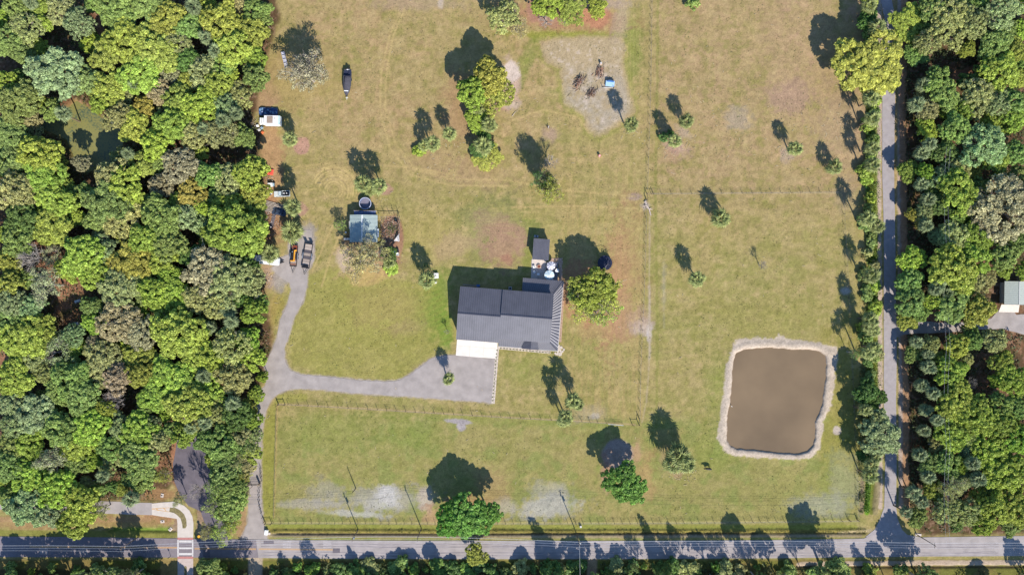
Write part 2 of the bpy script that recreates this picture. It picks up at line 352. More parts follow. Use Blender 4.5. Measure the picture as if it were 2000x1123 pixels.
    wrim = 10+6*smooth(1460,1420,X)+7*(n2-.5)+4*smooth(700,660,Y)+4*smooth(1560,1620,X)+8*np.exp(-((X-1520)**2)/350)*(Y < 700)-3*smooth(860,890,Y)
    RIM = [(1436,664),(1480,660),(1510,661),(1522,653),(1536,661),(1559,666),(1600,669),(1635,677),(1636,700),(1630,745),(1625,789),(1608,823),(1606,850),(1600,877),(1582,895),(1540,897),(1480,893),(1427,889),(1412,877),(1400,855),(1405,830),(1408,800),(1414,750),(1420,709)]
    mix(0.97*smooth(2.0, -2.0, polydist(X, Y, RIM)+(n3-.5)*5+(nf-.5)*6), c(210,192,172))
    mix(0.8*smooth(3.5, 0.5, pd), c(150,128,112)); mix(smooth(0.5,-3,pd), c(110,88,66))
    mix(0.8*smooth(24,18,polydist(X,Y,SCUM)), c(150,140,72)); mix(smooth(5,-5,polydist(X,Y,SCUM)), c(96,90,50))
    B(160,200,14,8,0,c(196,150,120),.9); B(176,212,30,10,5,c(150,160,60),.8)
    # woods floor
    fl = polydist(X, Y, FOREST_L)+(n2-0.5)*16; fr = polydist(X, Y, FOREST_R)+(n2-0.5)*14
    inl = smooth(8, -6, fl)*(smooth(-4, 8, polydist(X, Y, SCUM)+(n3-.5)*8)); inr = smooth(8, -6, fr)
    LF = c(104,80,58)
    mix(inl*0.97, LF); mix(inr*0.97, LF)
    wood = np.clip(inl+inr, 0, 1)
    mix(wood*smooth(0.52,0.66,n3)*0.6, c(78,84,42)); mix(wood*smooth(0.56,0.7,n2)*0.5, c(160,114,86)); mix(wood*smooth(0.62,0.7,nf)*0.4, c(184,150,124))
    for a in ((40,470,26,40),(85,495,34,42),(135,555,26,48),(20,690,24,30),(290,895,36,26),(10,900,20,20),(315,1000,20,14),(1840,585,12,30),(1895,150,40,14),(60,90,18,20),(195,30,8,50),(1930,770,24,40),(1815,610,14,26),(1950,480,20,26),(395,905,8,50),(300,1010,60,14),(340,880,10,60)):
        B(a[0],a[1],a[2],a[3],0,c(180,130,100),.8)
    # verges
    B(60,1020,130,14,0,c(176,142,100),.8); B(250,1022,60,18,0,c(168,142,92),.9); B(290,1035,70,6,0,c(110,136,52),.9); B(350,1040,14,30,0,c(166,140,116),.9); B(310,965,50,10,0,c(176,138,96),.9)
    path([(-80,1040),(345,1044)], 6, c(140,140,66), .8); path([(0,1014),(290,1014)], 5, c(178,142,106), .6)
    path([(396,1000),(394,1040)], 10, c(168,140,116), .8); path([(470,985),(472,1040)], 10, c(176,140,104), .8); path([(520,1044),(900,1046),(1300,1046),(1680,1044)], 3.5, c(178,158,128), .85, 2)
    path([(525,1036),(900,1038),(1300,1038),(1690,1038)], 5, c(146,132,66), .75); path([(545,1042),(850,1043),(1100,1042),(1480,1042)], 1.6, c(70,56,44), .6, 1.5)  # the thin dark line paints the ditch's shadow into the ground colour
    for sx, cc in ((1716,c(204,182,166)),(1757,c(198,174,160))):
        path([(sx,-80),(sx+3,140),(sx,330),(sx+3,700),(sx+3,990)], 4.5, cc, .85, 4)
    path([(1764,-80),(1768,60),(1762,200),(1766,480),(1764,640),(1770,780),(1768,900),(1772,1010)], 6, c(188,146,112), .9, 6)
    path([(1700,-80),(1702,300),(1704,500),(1704,700),(1702,870)], 10, c(132,144,52), .85, 5); path([(1703,380),(1704,600)], 5, c(120,150,36), .7, 3); path([(1697,930),(1693,1000)], 5, c(112,154,34), .95, 2); path([(1705,930),(1702,1000)], 4, c(110,124,40), .8, 2)
    path([(1716,930),(1710,1000)], 5, c(158,144,104), .8, 2); path([(1685,930),(1683,1000)], 4, c(150,130,110), .7, 3)
    path([(1640,1040),(1700,1036)], 3, c(188,170,140), .6)
    # strip below the road
    mix(smooth(1090,1094,Y)*0.95, c(140,122,72)); mix(smooth(1092,1096,Y)*smooth(0.4,0.6,n2)*0.7, c(116,122,50)); mix(smooth(1108,1114,Y)*smooth(1560,1400,X)*0.85, c(92,80,52))  # the dark outer band paints tree shade into the ground colour
    path([(1560,1102),(1790,1099),(2080,1098)], 4.5, c(206,182,160), .85, 3); path([(1560,1108),(2080,1107)], 1.5, c(90,76,56), .8, 2)
    mix(smooth(3,-1, polydist(X, Y, [(486,1088),(512,1088),(508,1200),(486,1200)]))*.9, c(196,176,154))
    mix(smooth(3,-1, polydist(X, Y, [(1148,1088),(1166,1088),(1160,1200),(1146,1200)]))*.8, c(190,160,130))
    mix(smooth(3,-1, polydist(X, Y, [(316,1090),(390,1090),(390,1200),(310,1200)]))*.8, c(164,140,90))
    # gravel (also runs a little past the slab edges)
    gd = np.minimum(polydist(X, Y, DRIVE_N), polydist(X, Y, DRIVE_M))+(n3-0.5)*5
    mix(smooth(4.0, 0.0, gd)*0.9, c(182,168,156)); B(548,545,22,26,30,c(170,160,154),.8); B(600,460,16,20,0,c(172,162,154),.8); B(566,520,16,30,0,c(172,160,150),.7)
    fa = (X < -82)|(X > 2082)|(Y < -82)|(Y > 1202)
    col = np.where(fa[..., None], c(120,120,66), col)
    # fine grass mottling
    g = 1+(nf-0.5)*0.36+(n3-0.5)*0.28+(n2-.5)*0.12
    rg = np.random.RandomState(5); g = g*(1+(rg.rand(*X.shape)-0.5)*0.13)
    weeds = smooth(0.86, 0.92, fbm(X, Y, 5.0, 77, 2))*smooth(0.5,0.6,n2); g = g*(1-0.45*weeds)
    col = col*g[..., None]
    col = np.clip(col/KL, 0.004, 0.8)
    # relief
    Z = (n2-0.5)*0.08+(nf-0.5)*0.05
    roads = np.minimum.reduce([polydist(X, Y, ROAD_N+ROAD_S), polydist(X, Y, SIDE), polydist(X, Y, ASPH), polydist(X, Y, TRAIL), polydist(X, Y, EDRIVE), gd+2.5])
    flat = smooth(2, 10, roads)
    flat = flat*smooth(2, 12, polydist(X, Y, [(860,520),(1110,440),(1120,700),(960,800),(860,720)]))*smooth(0,10,polydist(X, Y, [(280,970),(400,970),(400,1200),(280,1200)]))
    Z = Z*flat-0.02
    Z += 0.22*np.exp(-((pd-9)/6.0)**2); Z = np.where(pd < 4, Z-1.6*smooth(4,-6,pd), Z)
    Z = Z-1.3*smooth(6,-8,polydist(X, Y, SCUM))
    dd = linedist(X, Y, [(530,1042),(850,1043),(1100,1042),(1500,1041),(1690,1040)]); Z -= 0.55*np.exp(-(dd/2.2)**2)*smooth(520,540,X)
    Z += 0.35*np.exp(-(linedist(X, Y, [(530,1037),(1100,1037),(1690,1035)])/3.0)**2)*smooth(525,540,X)
    Z -= 0.45*np.exp(-(linedist(X, Y, [(1704,-80),(1705,990)])/4.5)**2); Z -= 0.4*np.exp(-(linedist(X, Y, [(1560,1107),(2080,1106)])/2.2)**2)
    Z -= 0.45*np.exp(-(linedist(X, Y, [(200,1034),(340,1036)])/3.0)**2)
    Z = np.where(fa, -0.3, Z)
    V = np.stack([(X-1000)/6, (561.5-Y)/6, Z], -1).reshape(-1, 3)
    ny, nx = X.shape
    idx = np.arange(ny*nx).reshape(ny, nx)
    F = np.stack([idx[1:, :-1], idx[1:, 1:], idx[:-1, 1:], idx[:-1, :-1]], -1).reshape(-1, 4)
    m = bpy.data.materials.new('ground'); m.use_nodes = True
    nt = m.node_tree; n = nt.nodes; l = nt.links; p = n['Principled BSDF']; p.inputs['Roughness'].default_value = 0.95; p.inputs['Specular IOR Level'].default_value = 0.1
    at = n.new('ShaderNodeAttribute'); at.attribute_name = 'basecol'
    tc = n.new('ShaderNodeTexCoord')
    n_a = n.new('ShaderNodeTexNoise'); n_a.inputs['Scale'].default_value = 2.4; n_a.inputs['Detail'].default_value = 6; l.new(tc.outputs['Object'], n_a.inputs['Vector'])
    mr = n.new('ShaderNodeMapRange'); mr.inputs[1].default_value = .3; mr.inputs[2].default_value = .7; mr.inputs[3].default_value = .82; mr.inputs[4].default_value = 1.18
    l.new(n_a.outputs[0], mr.inputs[0])
    sc_ = n.new('ShaderNodeVectorMath'); sc_.operation = 'SCALE'; l.new(at.outputs['Color'], sc_.inputs[0]); l.new(mr.outputs[0], sc_.inputs['Scale'])
    l.new(sc_.outputs[0], p.inputs['Base Color'])
    bp = n.new('ShaderNodeBump'); bp.inputs['Strength'].default_value = .55; bp.inputs['Distance'].default_value = .12
    n_b = n.new('ShaderNodeTexNoise'); n_b.inputs['Scale'].default_value = 3.2; n_b.inputs['Detail'].default_value = 5; l.new(tc.outputs['Object'], n_b.inputs['Vector'])
    l.new(n_b.outputs[0], bp.inputs['Height']); l.new(bp.outputs[0], p.inputs['Normal'])
    me = np_mesh('ground', V, F, m, colattr=col.reshape(-1, 3))
    o = bpy.data.objects.new('ground', me); C.objects.link(o); o['kind'] = 'structure'
    return o
build_ground()

# ------------------------------------------------------------------ water
def water_mat(name, col, rough, noise, scale):
    m = mat(name, col, rough=rough, noise=noise, nscale=scale, spec=0.5)
    return m
m_pond = water_mat('pond_water', A(143,121,92), 0.16, 0.16, 0.05)
sheet('pond_water', [(x+(x-1520)*.02, y+(y-782)*.02) for x, y in POND], -0.34, m_pond, th=0.05)
def scum_mat():
    m = bpy.data.materials.new('scummed_water'); m.use_nodes = True; nt = m.node_tree; n = nt.nodes; l = nt.links; p = n['Principled BSDF']
    tc = n.new('ShaderNodeTexCoord'); a = n.new('ShaderNodeTexNoise'); a.inputs['Scale'].default_value = 1.6; a.inputs['Detail'].default_value = 8
    b = n.new('ShaderNodeTexNoise'); b.inputs['Scale'].default_value = 0.12; b.inputs['Detail'].default_value = 3
    l.new(tc.outputs['Object'], a.inputs['Vector']); l.new(tc.outputs['Object'], b.inputs['Vector'])
    ad = n.new('ShaderNodeMath'); ad.operation = 'ADD'; l.new(a.outputs[0], ad.inputs[0]); l.new(b.outputs[0], ad.inputs[1])
    cr = n.new('ShaderNodeValToRGB'); cr.color_ramp.elements[0].position = .72; cr.color_ramp.elements[0].color = (*A(70,96,84), 1)
    cr.color_ramp.elements[1].position = 1.0; cr.color_ramp.elements[1].color = (*A(150,146,86), 1)
    l.new(ad.outputs[0], cr.inputs[0]); l.new(cr.outputs[0], p.inputs['Base Color']); p.inputs['Roughness'].default_value = .45
    return m
sheet('scummed_pond_water', SCUM, -0.55, scum_mat(), th=0.05)

# ------------------------------------------------------------------ roads, drives, paths
m_asph = mat('asphalt_pale', A(182,172,168), 0.9, noise=.12, nscale=.35, bump=.2, bscale=12)
m_asph2 = mat('asphalt_new', A(146,136,140), 0.9, noise=.07, nscale=.9, bump=.2, bscale=12)
m_asph3 = mat('asphalt_blue', A(118,110,118), 0.9, noise=.12, nscale=.5, bump=.2, bscale=12)
m_side = mat('asphalt_side', A(180,171,170), 0.9, noise=.08, nscale=.7, bump=.2, bscale=12)
m_grav = mat('gravel', A(182,171,164), 0.95, noise=.12, nscale=.35, bump=.6, bscale=9)
m_gpad = mat('gravel_dark', A(152,142,144), 0.95, noise=.14, nscale=.45, bump=.6, bscale=9)
m_conc = mat('concrete', A(226,214,202), 0.85, noise=.06, nscale=.8, bump=.15, bscale=10)
m_white = mat('road_white', A(232,226,222), 0.7, noise=.14, nscale=4)
m_stripe = mat('stripe_worn', A(206,198,196), .8, noise=.2, nscale=4)
m_yel = mat('road_yellow', A(226,176,112), 0.7, noise=.12, nscale=3)
m_pink = mat('tactile_pink', A(206,140,132), 0.8, noise=.15, nscale=5)
m_patch = mat('asphalt_patch', A(120,112,118), 0.9, noise=.1, nscale=2)
split = 380
road_w = sheet('road', [(-80,1046),(0,1047),(150,1048),(345,1051),(500,1053),(505,1088.6),(345,1088),(0,1087),(-80,1086)], 0.055, m_asph2)
road_e = sheet('road', [(500,1053.2),(620,1054.5),(900,1055.5),(1200,1055.5),(1500,1054),(1640,1052),(1687,1051),(1702,1044.2),(1775,1044.2),(1800,1048.7),(2000,1046),(2080,1045)]+ROAD_S[:-3]+[(505,1088.8)], 0.055, m_asph)
sheet('side_road', [(x, y if y < 1053 else 1048) for x, y in SIDE], 0.049, m_side, step=2.0, jitter=.05)
sheet('asphalt_drive', ASPH, 0.03, m_asph3, step=2, jitter=.12)
sheet('gravel_drive', DRIVE_M, 0.028, m_grav, step=1.2, jitter=.2)
sheet('gravel_drive', DRIVE_N, 0.034, m_grav, step=1.2, jitter=.2)
sheet('woodland_drive', EDRIVE, 0.03, m_grav, step=1.5, jitter=.15)
sheet('paved_trail', TRAIL, 0.04, m_asph, step=2, jitter=.05)
def marks(parent, name, m, rects, z=0.064):
    for r in rects:
        sheet(name, [(r[0],r[1]),(r[2],r[1]+(r[4] if len(r) > 4 else 0)),(r[2],r[3]+(r[4] if len(r) > 4 else 0)),(r[0],r[3])], z, m, th=.012, parent=parent)
marks(road_w, 'centre_line', m_yel, [(58,1065.6,346,1066.6,1.6),(58,1067.4,346,1068.4,1.6)])
marks(road_w, 'centre_line', m_yel, [(380,1069,500,1070,1.2),(380,1070.8,500,1071.8,1.2)])
marks(road_e, 'centre_line', m_yel, [(505.5,1070.3,650,1071.2,1.2),(505.5,1071.9,650,1072.8,1.2)])
def rumble(parent, x0, y0, w=16, h=13.5, n=5):
    for i in range(n):
        marks(parent, 'rumble_stripe', m_stripe, [(x0, y0+i*h/n, x0+w, y0+i*h/n+1.0)])
for _x0, _y0, _n in ((1112,1063,5),(1120,1075,6),(740,1068,5),(860,1079,4),(960,1066,6),(1300,1072,5),(1480,1064,4),(1830,1068,6),(1880,1077,5),(700,1084,4),(1600,1075,4)):
    _p = [(_x0+i*13, _y0+rnd.uniform(-1.2,1.2)) for i in range(_n+1)]
    sheet('crack_seal', _p+[(x, y+.55) for x, y in _p[::-1]], .061, m_patch, th=.01, parent=road_e)
for _y0 in (1060.5,1065.5,1077,1082.5):
    _p = [(510+i*60, _y0+rnd.uniform(-.5,.5)+(1 if i > 3 else 0)) for i in range(25)]
    sheet('wheel_path', _p+[(x, y+2.0) for x, y in _p[::-1]], .0585, mat('wheel_path', A(166,157,158), .85, noise=.2, nscale=.3), th=.01, parent=road_e)
rumble(road_w, 78, 1069.5); rumble(road_w, 156, 1069.5); rumble(road_e, 552.5, 1056.5); rumble(road_e, 631.5, 1056.5)
marks(road_w, 'asphalt_patch', m_patch, [(397,1061.5,410,1087)], z=.061)
marks(road_e, 'asphalt_patch', m_patch, [(515,1055.4,535,1061),(650,1070,664,1079)], z=.061)
marks(road_w, 'manhole_cover', m_patch, [(262,1084.5,276,1086.5)], z=.062)
# crosswalk
for y0, y1 in ((1054.5,1058.6),(1068.2,1071.4),(1079,1083.2)): marks(road_w, 'crosswalk_bar', m_white, [(350,y0,374.8,y1)], z=.068)
for x0, x1 in ((346.6,349.2),(375.4,377.8)): marks(road_w, 'crosswalk_line', m_white, [(x0,1053.5,x1,1086)], z=.068)
# concrete loop path
PATH = [(296.6,982.8),(318,980.5),(338,979),(350,982),(360,987),(370,996),(376,1008),(378,1021),(377.5,1049),(346.8,1049),(346.8,1021),(345.5,1012.5),(330,1010),(312,1007.5),(297,1005)]
cp = sheet('concrete_path', PATH, 0.058, m_conc)
ISL = [(332,990.6),(343,991.5),(352,996),(360,1004),(364,1014),(365,1026),(362,1031),(357,1031),(356,1022),(353,1012),(346,1005),(340,1001),(331,999)]
sheet('grass_island', ISL, 0.085, mat('island_grass', A(140,128,86), .95, noise=.3, nscale=1.5, bump=.5), th=.05, parent=cp)
for a, b in (((297,992.3),(331,990.3)),((297,993.2),(331,998.6))):
    marks(cp, 'painted_line', m_yel, [(a[0],a[1],b[0],a[1]+.9,b[1]-a[1])], z=.066)
for x in (304,319):
    sheet('painted_chevron', [(x,991.8),(x+2,991.6),(x+6.5,996.6),(x+4.5,996.8)], .067, m_yel, th=.01, parent=cp)
marks(cp, 'painted_line', m_white, [(338.2,980,338.8,990)], z=.066)
sheet('tactile_paving', [(347,1049.2),(377.4,1049.2),(377.4,1053.2),(347,1053.2)], .066, m_pink, th=.1)
sheet('tactile_paving', [(347,1086),(377.4,1086),(377.4,1090.2),(347,1090.2)], .07, m_pink, th=.1)
cp2 = sheet('concrete_path', [(347,1090.4),(377.4,1090.4),(377.6,1200),(347.4,1200)], .058, mat('concrete_pinkish', A(214,194,184), .85, noise=.08, nscale=1))
sheet('path_slot', [(360,1106),(362.5,1104.5),(365,1106),(365,1124),(360,1124)], .075, MATS['island_grass'], th=.03, parent=cp2)
# ------------------------------------------------------------------ vegetation: materials and prototype meshes
def leaf_mat(name, transl=0.3, spec=0.25):
    m = bpy.data.materials.new(name); m.use_nodes = True; nt = m.node_tree; n = nt.nodes; l = nt.links
    p = n['Principled BSDF']; p.inputs['Roughness'].default_value = .55; p.inputs['Specular IOR Level'].default_value = spec
    oi = n.new('ShaderNodeObjectInfo'); at = n.new('ShaderNodeAttribute'); at.attribute_name = 'tone'
    ge = n.new('ShaderNodeNewGeometry'); mr = n.new('ShaderNodeMapRange'); mr.inputs[3].default_value = .6; mr.inputs[4].default_value = 1.4
    l.new(ge.outputs['Random Per Island'], mr.inputs[0])
    mu = n.new('ShaderNodeMath'); mu.operation = 'MULTIPLY'; l.new(mr.outputs[0], mu.inputs[0]); l.new(at.outputs['Fac'], mu.inputs[1])
    sc_ = n.new('ShaderNodeVectorMath'); sc_.operation = 'SCALE'; l.new(oi.outputs['Color'], sc_.inputs[0]); l.new(mu.outputs[0], sc_.inputs['Scale'])
    l.new(sc_.outputs[0], p.inputs['Base Color'])
    tr = n.new('ShaderNodeBsdfTranslucent'); l.new(sc_.outputs[0], tr.inputs['Color'])
    mx = n.new('ShaderNodeMixShader'); mx.inputs[0].default_value = transl
    l.new(p.outputs[0], mx.inputs[1]); l.new(tr.outputs[0], mx.inputs[2]); l.new(mx.outputs[0], n['Material Output'].inputs['Surface'])
    return m
M_LEAF = leaf_mat('leaves'); M_FROND = leaf_mat('palm_frond', .08, .22)
M_BARK = mat('bark', A(128,110,92), .95, noise=.25, nscale=4); M_DEAD = mat('dead_wood', A(188,178,168), .9, noise=.2, nscale=5)
M_PTRUNK = mat('palm_trunk', A(126,108,90), .95, noise=.3, nscale=6)
def unit(v): return v/np.maximum(np.linalg.norm(v, axis=1, keepdims=True), 1e-9)
def leaves(P, N, S, T, rg, aspect=.62):
    """one quad per leaf clump"""
    n = len(P); R = unit(rg.normal(size=(n, 3))); t = unit(np.cross(N, R)); b = np.cross(unit(N), t)
    a = t*S[:, None]; c = b*(S*aspect)[:, None]
    bend = unit(N)*(S*rg.uniform(-.25, .25, n))[:, None]
    V = np.stack([P-a, P-c+bend, P+a, P+c+bend], 1).reshape(-1, 3)
    F = np.arange(4*n).reshape(n, 4)
    return V, F, np.repeat(T, 4)
def clump_cloud(cent, rad, per, rg, size, flat=.72, lo=-.35, fuzz=.5):
    k = len(cent); cnt = np.maximum(8, (per*(rad/np.mean(rad))**2).astype(int)); idx = np.repeat(np.arange(k), cnt); n = len(idx)
    d = unit(rg.normal(size=(n, 3))); d[:, 2] = np.where(d[:, 2] < lo, -d[:, 2], d[:, 2])
    r = rad[idx]*(1-0.38*rg.rand(n)**1.6)*(1+.22*(rg.rand(n)-.3))
    P = cent[idx]+d*r[:, None]*np.array([1, 1, flat]); N = unit(d+rg.normal(size=(n, 3))*fuzz+np.array([0,0,.25]))
    T = (0.95+.5*(rg.rand(k)-.5))[idx]*(1+.3*(rg.rand(n)-.5))
    return P, N, size*(.7+.6*rg.rand(n)), T
def crown(name, seed, R, Hc, nclump, per, size, rc=(.17,.27), flat=.72, base=0.0, hole=0.0, fuzz=.5, stretch=1.0, droop=0):
    rg = np.random.RandomState(seed)
    ph = rg.rand(5)*6.28; am = (rg.rand(5)*.7+.3)*np.array([.17,.16,.12,.10,.08])
    cs = []; tries = 0
    while len(cs) < nclump and tries < 6000:
        tries += 1
        u = rg.rand()**.5; th = rg.rand()*6.28
        out = 1+sum(am[i]*math.sin((i+2)*th+ph[i]) for i in range(5))
        low = rg.rand() < .22
        z = Hc*math.sqrt(max(0, 1-(u*.98)**2))*(rg.uniform(.3, .7) if low else rg.uniform(.78, 1.08))+rg.uniform(-.45,.45)*Hc*.3+base
        p = np.array([u*R*out*.86*stretch*math.cos(th), u*R*out*.86*math.sin(th), z]); r = R*rg.uniform(*rc)*(1-.25*u)
        if hole and vnoise(np.array([p[0]+50]), np.array([p[1]+50]), R*.45, R*.45, seed)[0] < hole: continue
        if all(np.linalg.norm(p-q[0]) > (r+q[1])*.56 for q in cs): cs.append((p, r))
    cent = np.array([c[0] for c in cs]); rad = np.array([c[1] for c in cs])
    P, N, S, T = clump_cloud(cent, rad, per, rg, size, flat=flat, fuzz=fuzz)
    V, F, TT = leaves(P, N, S, T, rg)
    return np_mesh(name, V, F, M_LEAF, tone=TT), cent, rad
def limbs(name, seed, h, r0, targets, m, rtip=.05, n=5, twigs=0, twiglen=1.2, fork=.35, up=.25):
    """trunk and limbs from the ground to clump centres, one mesh"""
    rg = random.Random(seed); b = MB(); f = h*fork
    b.tube([(0,0,-.2),(0.05,0.03,f*.5),(0,0,f)], [r0*1.25, r0, r0*.85], 7)
    groups = {}
    for t in targets:
        groups.setdefault(int(((math.atan2(t[1], t[0])+math.pi)/6.2832*6)) % 6, []).append(Vector(t))
    for g, ts in groups.items():
        c = sum(ts, Vector())/len(ts); hub = Vector((c.x*.5, c.y*.5, f+(c.z-f)*.55))
        b.tube([(0,0,f*.95), Vector((hub.x*.45, hub.y*.45, f+(hub.z-f)*.6)), hub], [r0*.6, r0*.45, r0*.34], n)
        for t in ts:
            mid = hub.lerp(t, .55)+Vector((rg.uniform(-.3,.3), rg.uniform(-.3,.3), up))
            b.tube([hub, mid, t], [r0*.3, r0*.17, rtip], 4)
            for _ in range(twigs):
                s = mid.lerp(t, rg.random()); d = Vector((rg.uniform(-1,1), rg.uniform(-1,1), rg.uniform(-.1,.8))).normalized()*twiglen*rg.uniform(.5,1.2)+(t-hub).normalized()*.5
                b.tube([s, s+d*.5, s+d+Vector((0,0,.12))], [rtip*.8, rtip*.6, rtip*.3], 3)
    me = bpy.data.meshes.new(name); me.from_pydata(b.v, [], b.f); me.materials.append(m); me.update()
    return me
PROTO = {}
def make_protos():
    for i in range(6):      # dense broadleaf (oak), R = 6
        me, ce, ra = crown('oak_crown', 100+i, 6.0, 2.7, 185, 80, .25, rc=(.075,.145), base=6.7, fuzz=.9, hole=.17)
        PROTO['oak', i] = (me, limbs('oak_trunk', i, 9.5, .38, ce[::5], M_BARK), 6.0, 9.6)
    for i in range(4):      # olive, softer, finer and more open
        me, ce, ra = crown('soft_crown', 200+i, 6.0, 2.6, 165, 66, .20, rc=(.075,.135), base=6.2, fuzz=1.0, hole=.2)
        PROTO['soft', i] = (me, limbs('soft_trunk', 20+i, 9.0, .32, ce[::4], M_DEAD, twigs=2, rtip=.04), 6.0, 9.0)
    for i in range(3):      # thinly leaved
        me, ce, ra = crown('thin_crown', 300+i, 6.0, 3.0, 58, 42, .19, rc=(.12,.2), base=5.6, fuzz=1.1, hole=.12)
        PROTO['thin', i] = (me, limbs('thin_trunk', 30+i, 8.6, .32, ce, M_DEAD, twigs=4, rtip=.05), 6.0, 8.6)
    for i in range(3):      # bare
        rg = np.random.RandomState(400+i); n = 46; th = rg.rand(n)*6.28; u = rg.rand(n)**.5*5.2
        ce = np.stack([u*np.cos(th), u*np.sin(th), 5+3.2*np.sqrt(1-(u/6)**2)*rg.uniform(.7,1,n)], 1)
        PROTO['bare', i] = (None, limbs('bare_limbs', 40+i, 8.2, .34, ce, M_DEAD, twigs=7, rtip=.055, twiglen=1.5), 6.0, 8.2)
    for i in range(3):      # shrub, R = 2
        me, ce, ra = crown('shrub_crown', 500+i, 2.0, 1.3, 22, 90, .2, rc=(.24,.38), base=.35)
        PROTO['shrub', i] = (me, limbs('shrub_stem', 50+i, 1.3, .06, ce[::3], M_BARK, rtip=.02, fork=.2, up=.05), 2.0, 1.9)
    for i in range(2):      # conical pine below the road
        rg = np.random.RandomState(600+i); cs = []; rr = []
        for z in np.arange(2.2, 11.6, .8):
            R = 2.7*(1-(z-2)/10.5)+.25
            for k in range(max(2, int(R*3.2))):
                t = rg.rand()*6.28; cs.append((R*.75*math.cos(t), R*.75*math.sin(t), z+rg.uniform(-.3,.3))); rr.append(.35+R*.2)
        cent = np.array(cs); rad = np.array(rr); P, N, S, T = clump_cloud(cent, rad, 95, rg, .2, flat=.6, fuzz=.9); V, F, TT = leaves(P, N, S, T, rg)
        PROTO['pine', i] = (np_mesh('pine_crown', V, F, M_LEAF, tone=TT), limbs('pine_trunk', 60+i, 11.5, .2, cent[::5], M_BARK, fork=.9), 2.8, 11.8)
make_protos()

# ---- cabbage palm: fronds are objects
def frond_mesh(seed, droop):
    rg = random.Random(seed); vs = []; fs = []; tone = []
    def pt(r, z): return (r, z)
    L = 1.15; n = 11
    # petiole
    vs += [(0,-.035,0),(0,.035,0),(L,.02,.16),(L,-.02,.16)]; fs.append((0,3,2,1)); tone += [1.15]*4
    for i in range(n):
        a = math.radians(-118+236*i/(n-1)+rg.uniform(-4,4)); ln = (1.25-.35*abs(a)/2.1)*rg.uniform(.88,1.08)
        dx, dy = math.cos(a), math.sin(a); px_, py_ = -dy, dx; w = .13
        b0 = (L, 0, .16); z1 = .16-.10*abs(math.sin(a)); z2 = .16-droop*ln-.25*abs(math.sin(a)); o = len(vs)
        mx, my = L+dx*ln*.55, dy*ln*.55; ex, ey = L+dx*ln, dy*ln
        vs += [b0, (mx+px_*w, my+py_*w, z1-.05), (mx, my, z1+.04), (mx-px_*w, my-py_*w, z1-.05), (ex, ey, z2)]
        fs += [(o, o+2, o+1), (o, o+3, o+2), (o+1, o+2, o+4), (o+2, o+3, o+4)]
        t = rg.uniform(.75, 1.3); tone += [.8, t, t*1.1, t, t*1.2]  # paler tips paint sunlight into the frond tone
    me = bpy.data.meshes.new('frond'); me.from_pydata(vs, [], fs); me.materials.append(M_FROND); me.update()
    a = me.attributes.new('tone', 'FLOAT', 'POINT'); a.data.foreach_set('value', tone)
    return me
FRONDS = [frond_mesh(i, d) for i, d in enumerate((.25, .4, .6, .9))]
def frond_xf(k, n, rg):
    t = k/n; az = k*2.39996+rg.uniform(-.2,.2); el = math.radians(74-124*t+rg.uniform(-7,7)); s = rg.uniform(.88,1.1)*(1 if t > .15 else .8)
    return az, el, s
def joined_palm(seed, n=26):
    rg = random.Random(seed); V = []; F = []; T = []
    for k in range(n):
        az, el, s = frond_xf(k, n, rg); me = FRONDS[min(3, int(k/n*4))]
        M = Matrix.Rotation(az, 4, 'Z') @ Matrix.Rotation(-el, 4, 'Y') @ Matrix.Scale(s, 4); o = len(V)
        V += [tuple(M @ v.co) for v in me.vertices]; F += [tuple(i+o for i in p.vertices) for p in me.polygons]
        T += [d.value for d in me.attributes['tone'].data]
    me = bpy.data.meshes.new('palm_crown'); me.from_pydata(V, [], F); me.materials.append(M_FROND); me.update()
    a = me.attributes.new('tone', 'FLOAT', 'POINT'); a.data.foreach_set('value', T)
    return me
PALMCROWN = [joined_palm(i) for i in range(3)]
def trunk_mesh(h, dx, dy):
    b = MB(); n = max(3, int(h/1.2)); pts = [(dx*(i/n)**1.6, dy*(i/n)**1.6, -0.1+(h+.1)*i/n) for i in range(n+1)]
    b.tube(pts, [.26-.06*math.sin(i/n*2.2) for i in range(n+1)], 7)
    b.tube([pts[-1], (dx, dy, h+.35)], [.3, .12], 7)
    me = bpy.data.meshes.new('palm_trunk'); me.from_pydata(b.v, [], b.f); me.materials.append(M_PTRUNK); me.update()
    return me

# ------------------------------------------------------------------ labels that single each plant out
LANDMARK = [('the scummed pond',165,265),('the brown pond',1515,782),('the white camper truck',528,235),('the silver pickup',550,379),('the covered boat',677,160),
    ('the green shed',713,448),('the big dark house',985,620),('the drive fork',530,745),('the crosswalk',362,1070),('the dark asphalt drive',385,930),
    ('the fallen dead tree',60,505),('the white trailer',515,507),('the road junction',1738,1045),('the woodland cottage',1972,580),('the brush piles',1150,160),
    ('the black cow',1383,913),("the photo's top left corner",0,0),("the photo's bottom left corner",0,1123),("the photo's top right corner",2000,0),("the photo's bottom right corner",2000,1123),
    ('the bare white tree',222,785),('the round tank',713,397),('the jon boat',555,116),('the small rear cabin',1056,487),('the short field pole',695,953),('the side driveway',1850,640),
    ('the road stripe pads',600,1064),('the white bare tree',1075,320),('the log in the lane',1262,402),('the two flatbed trailers',590,500)]
CARD = ['right of','lower right of','below','lower left of','left of','upper left of','above','upper right of']
NTH = ['nearest','second nearest','third nearest','fourth nearest','fifth nearest','sixth nearest','seventh nearest','eighth nearest','ninth nearest','tenth nearest','eleventh nearest','twelfth nearest','thirteenth nearest','fourteenth nearest','fifteenth nearest']
PENDING = []
def pend(o, desc, px, py): PENDING.append((o, desc, px, py))
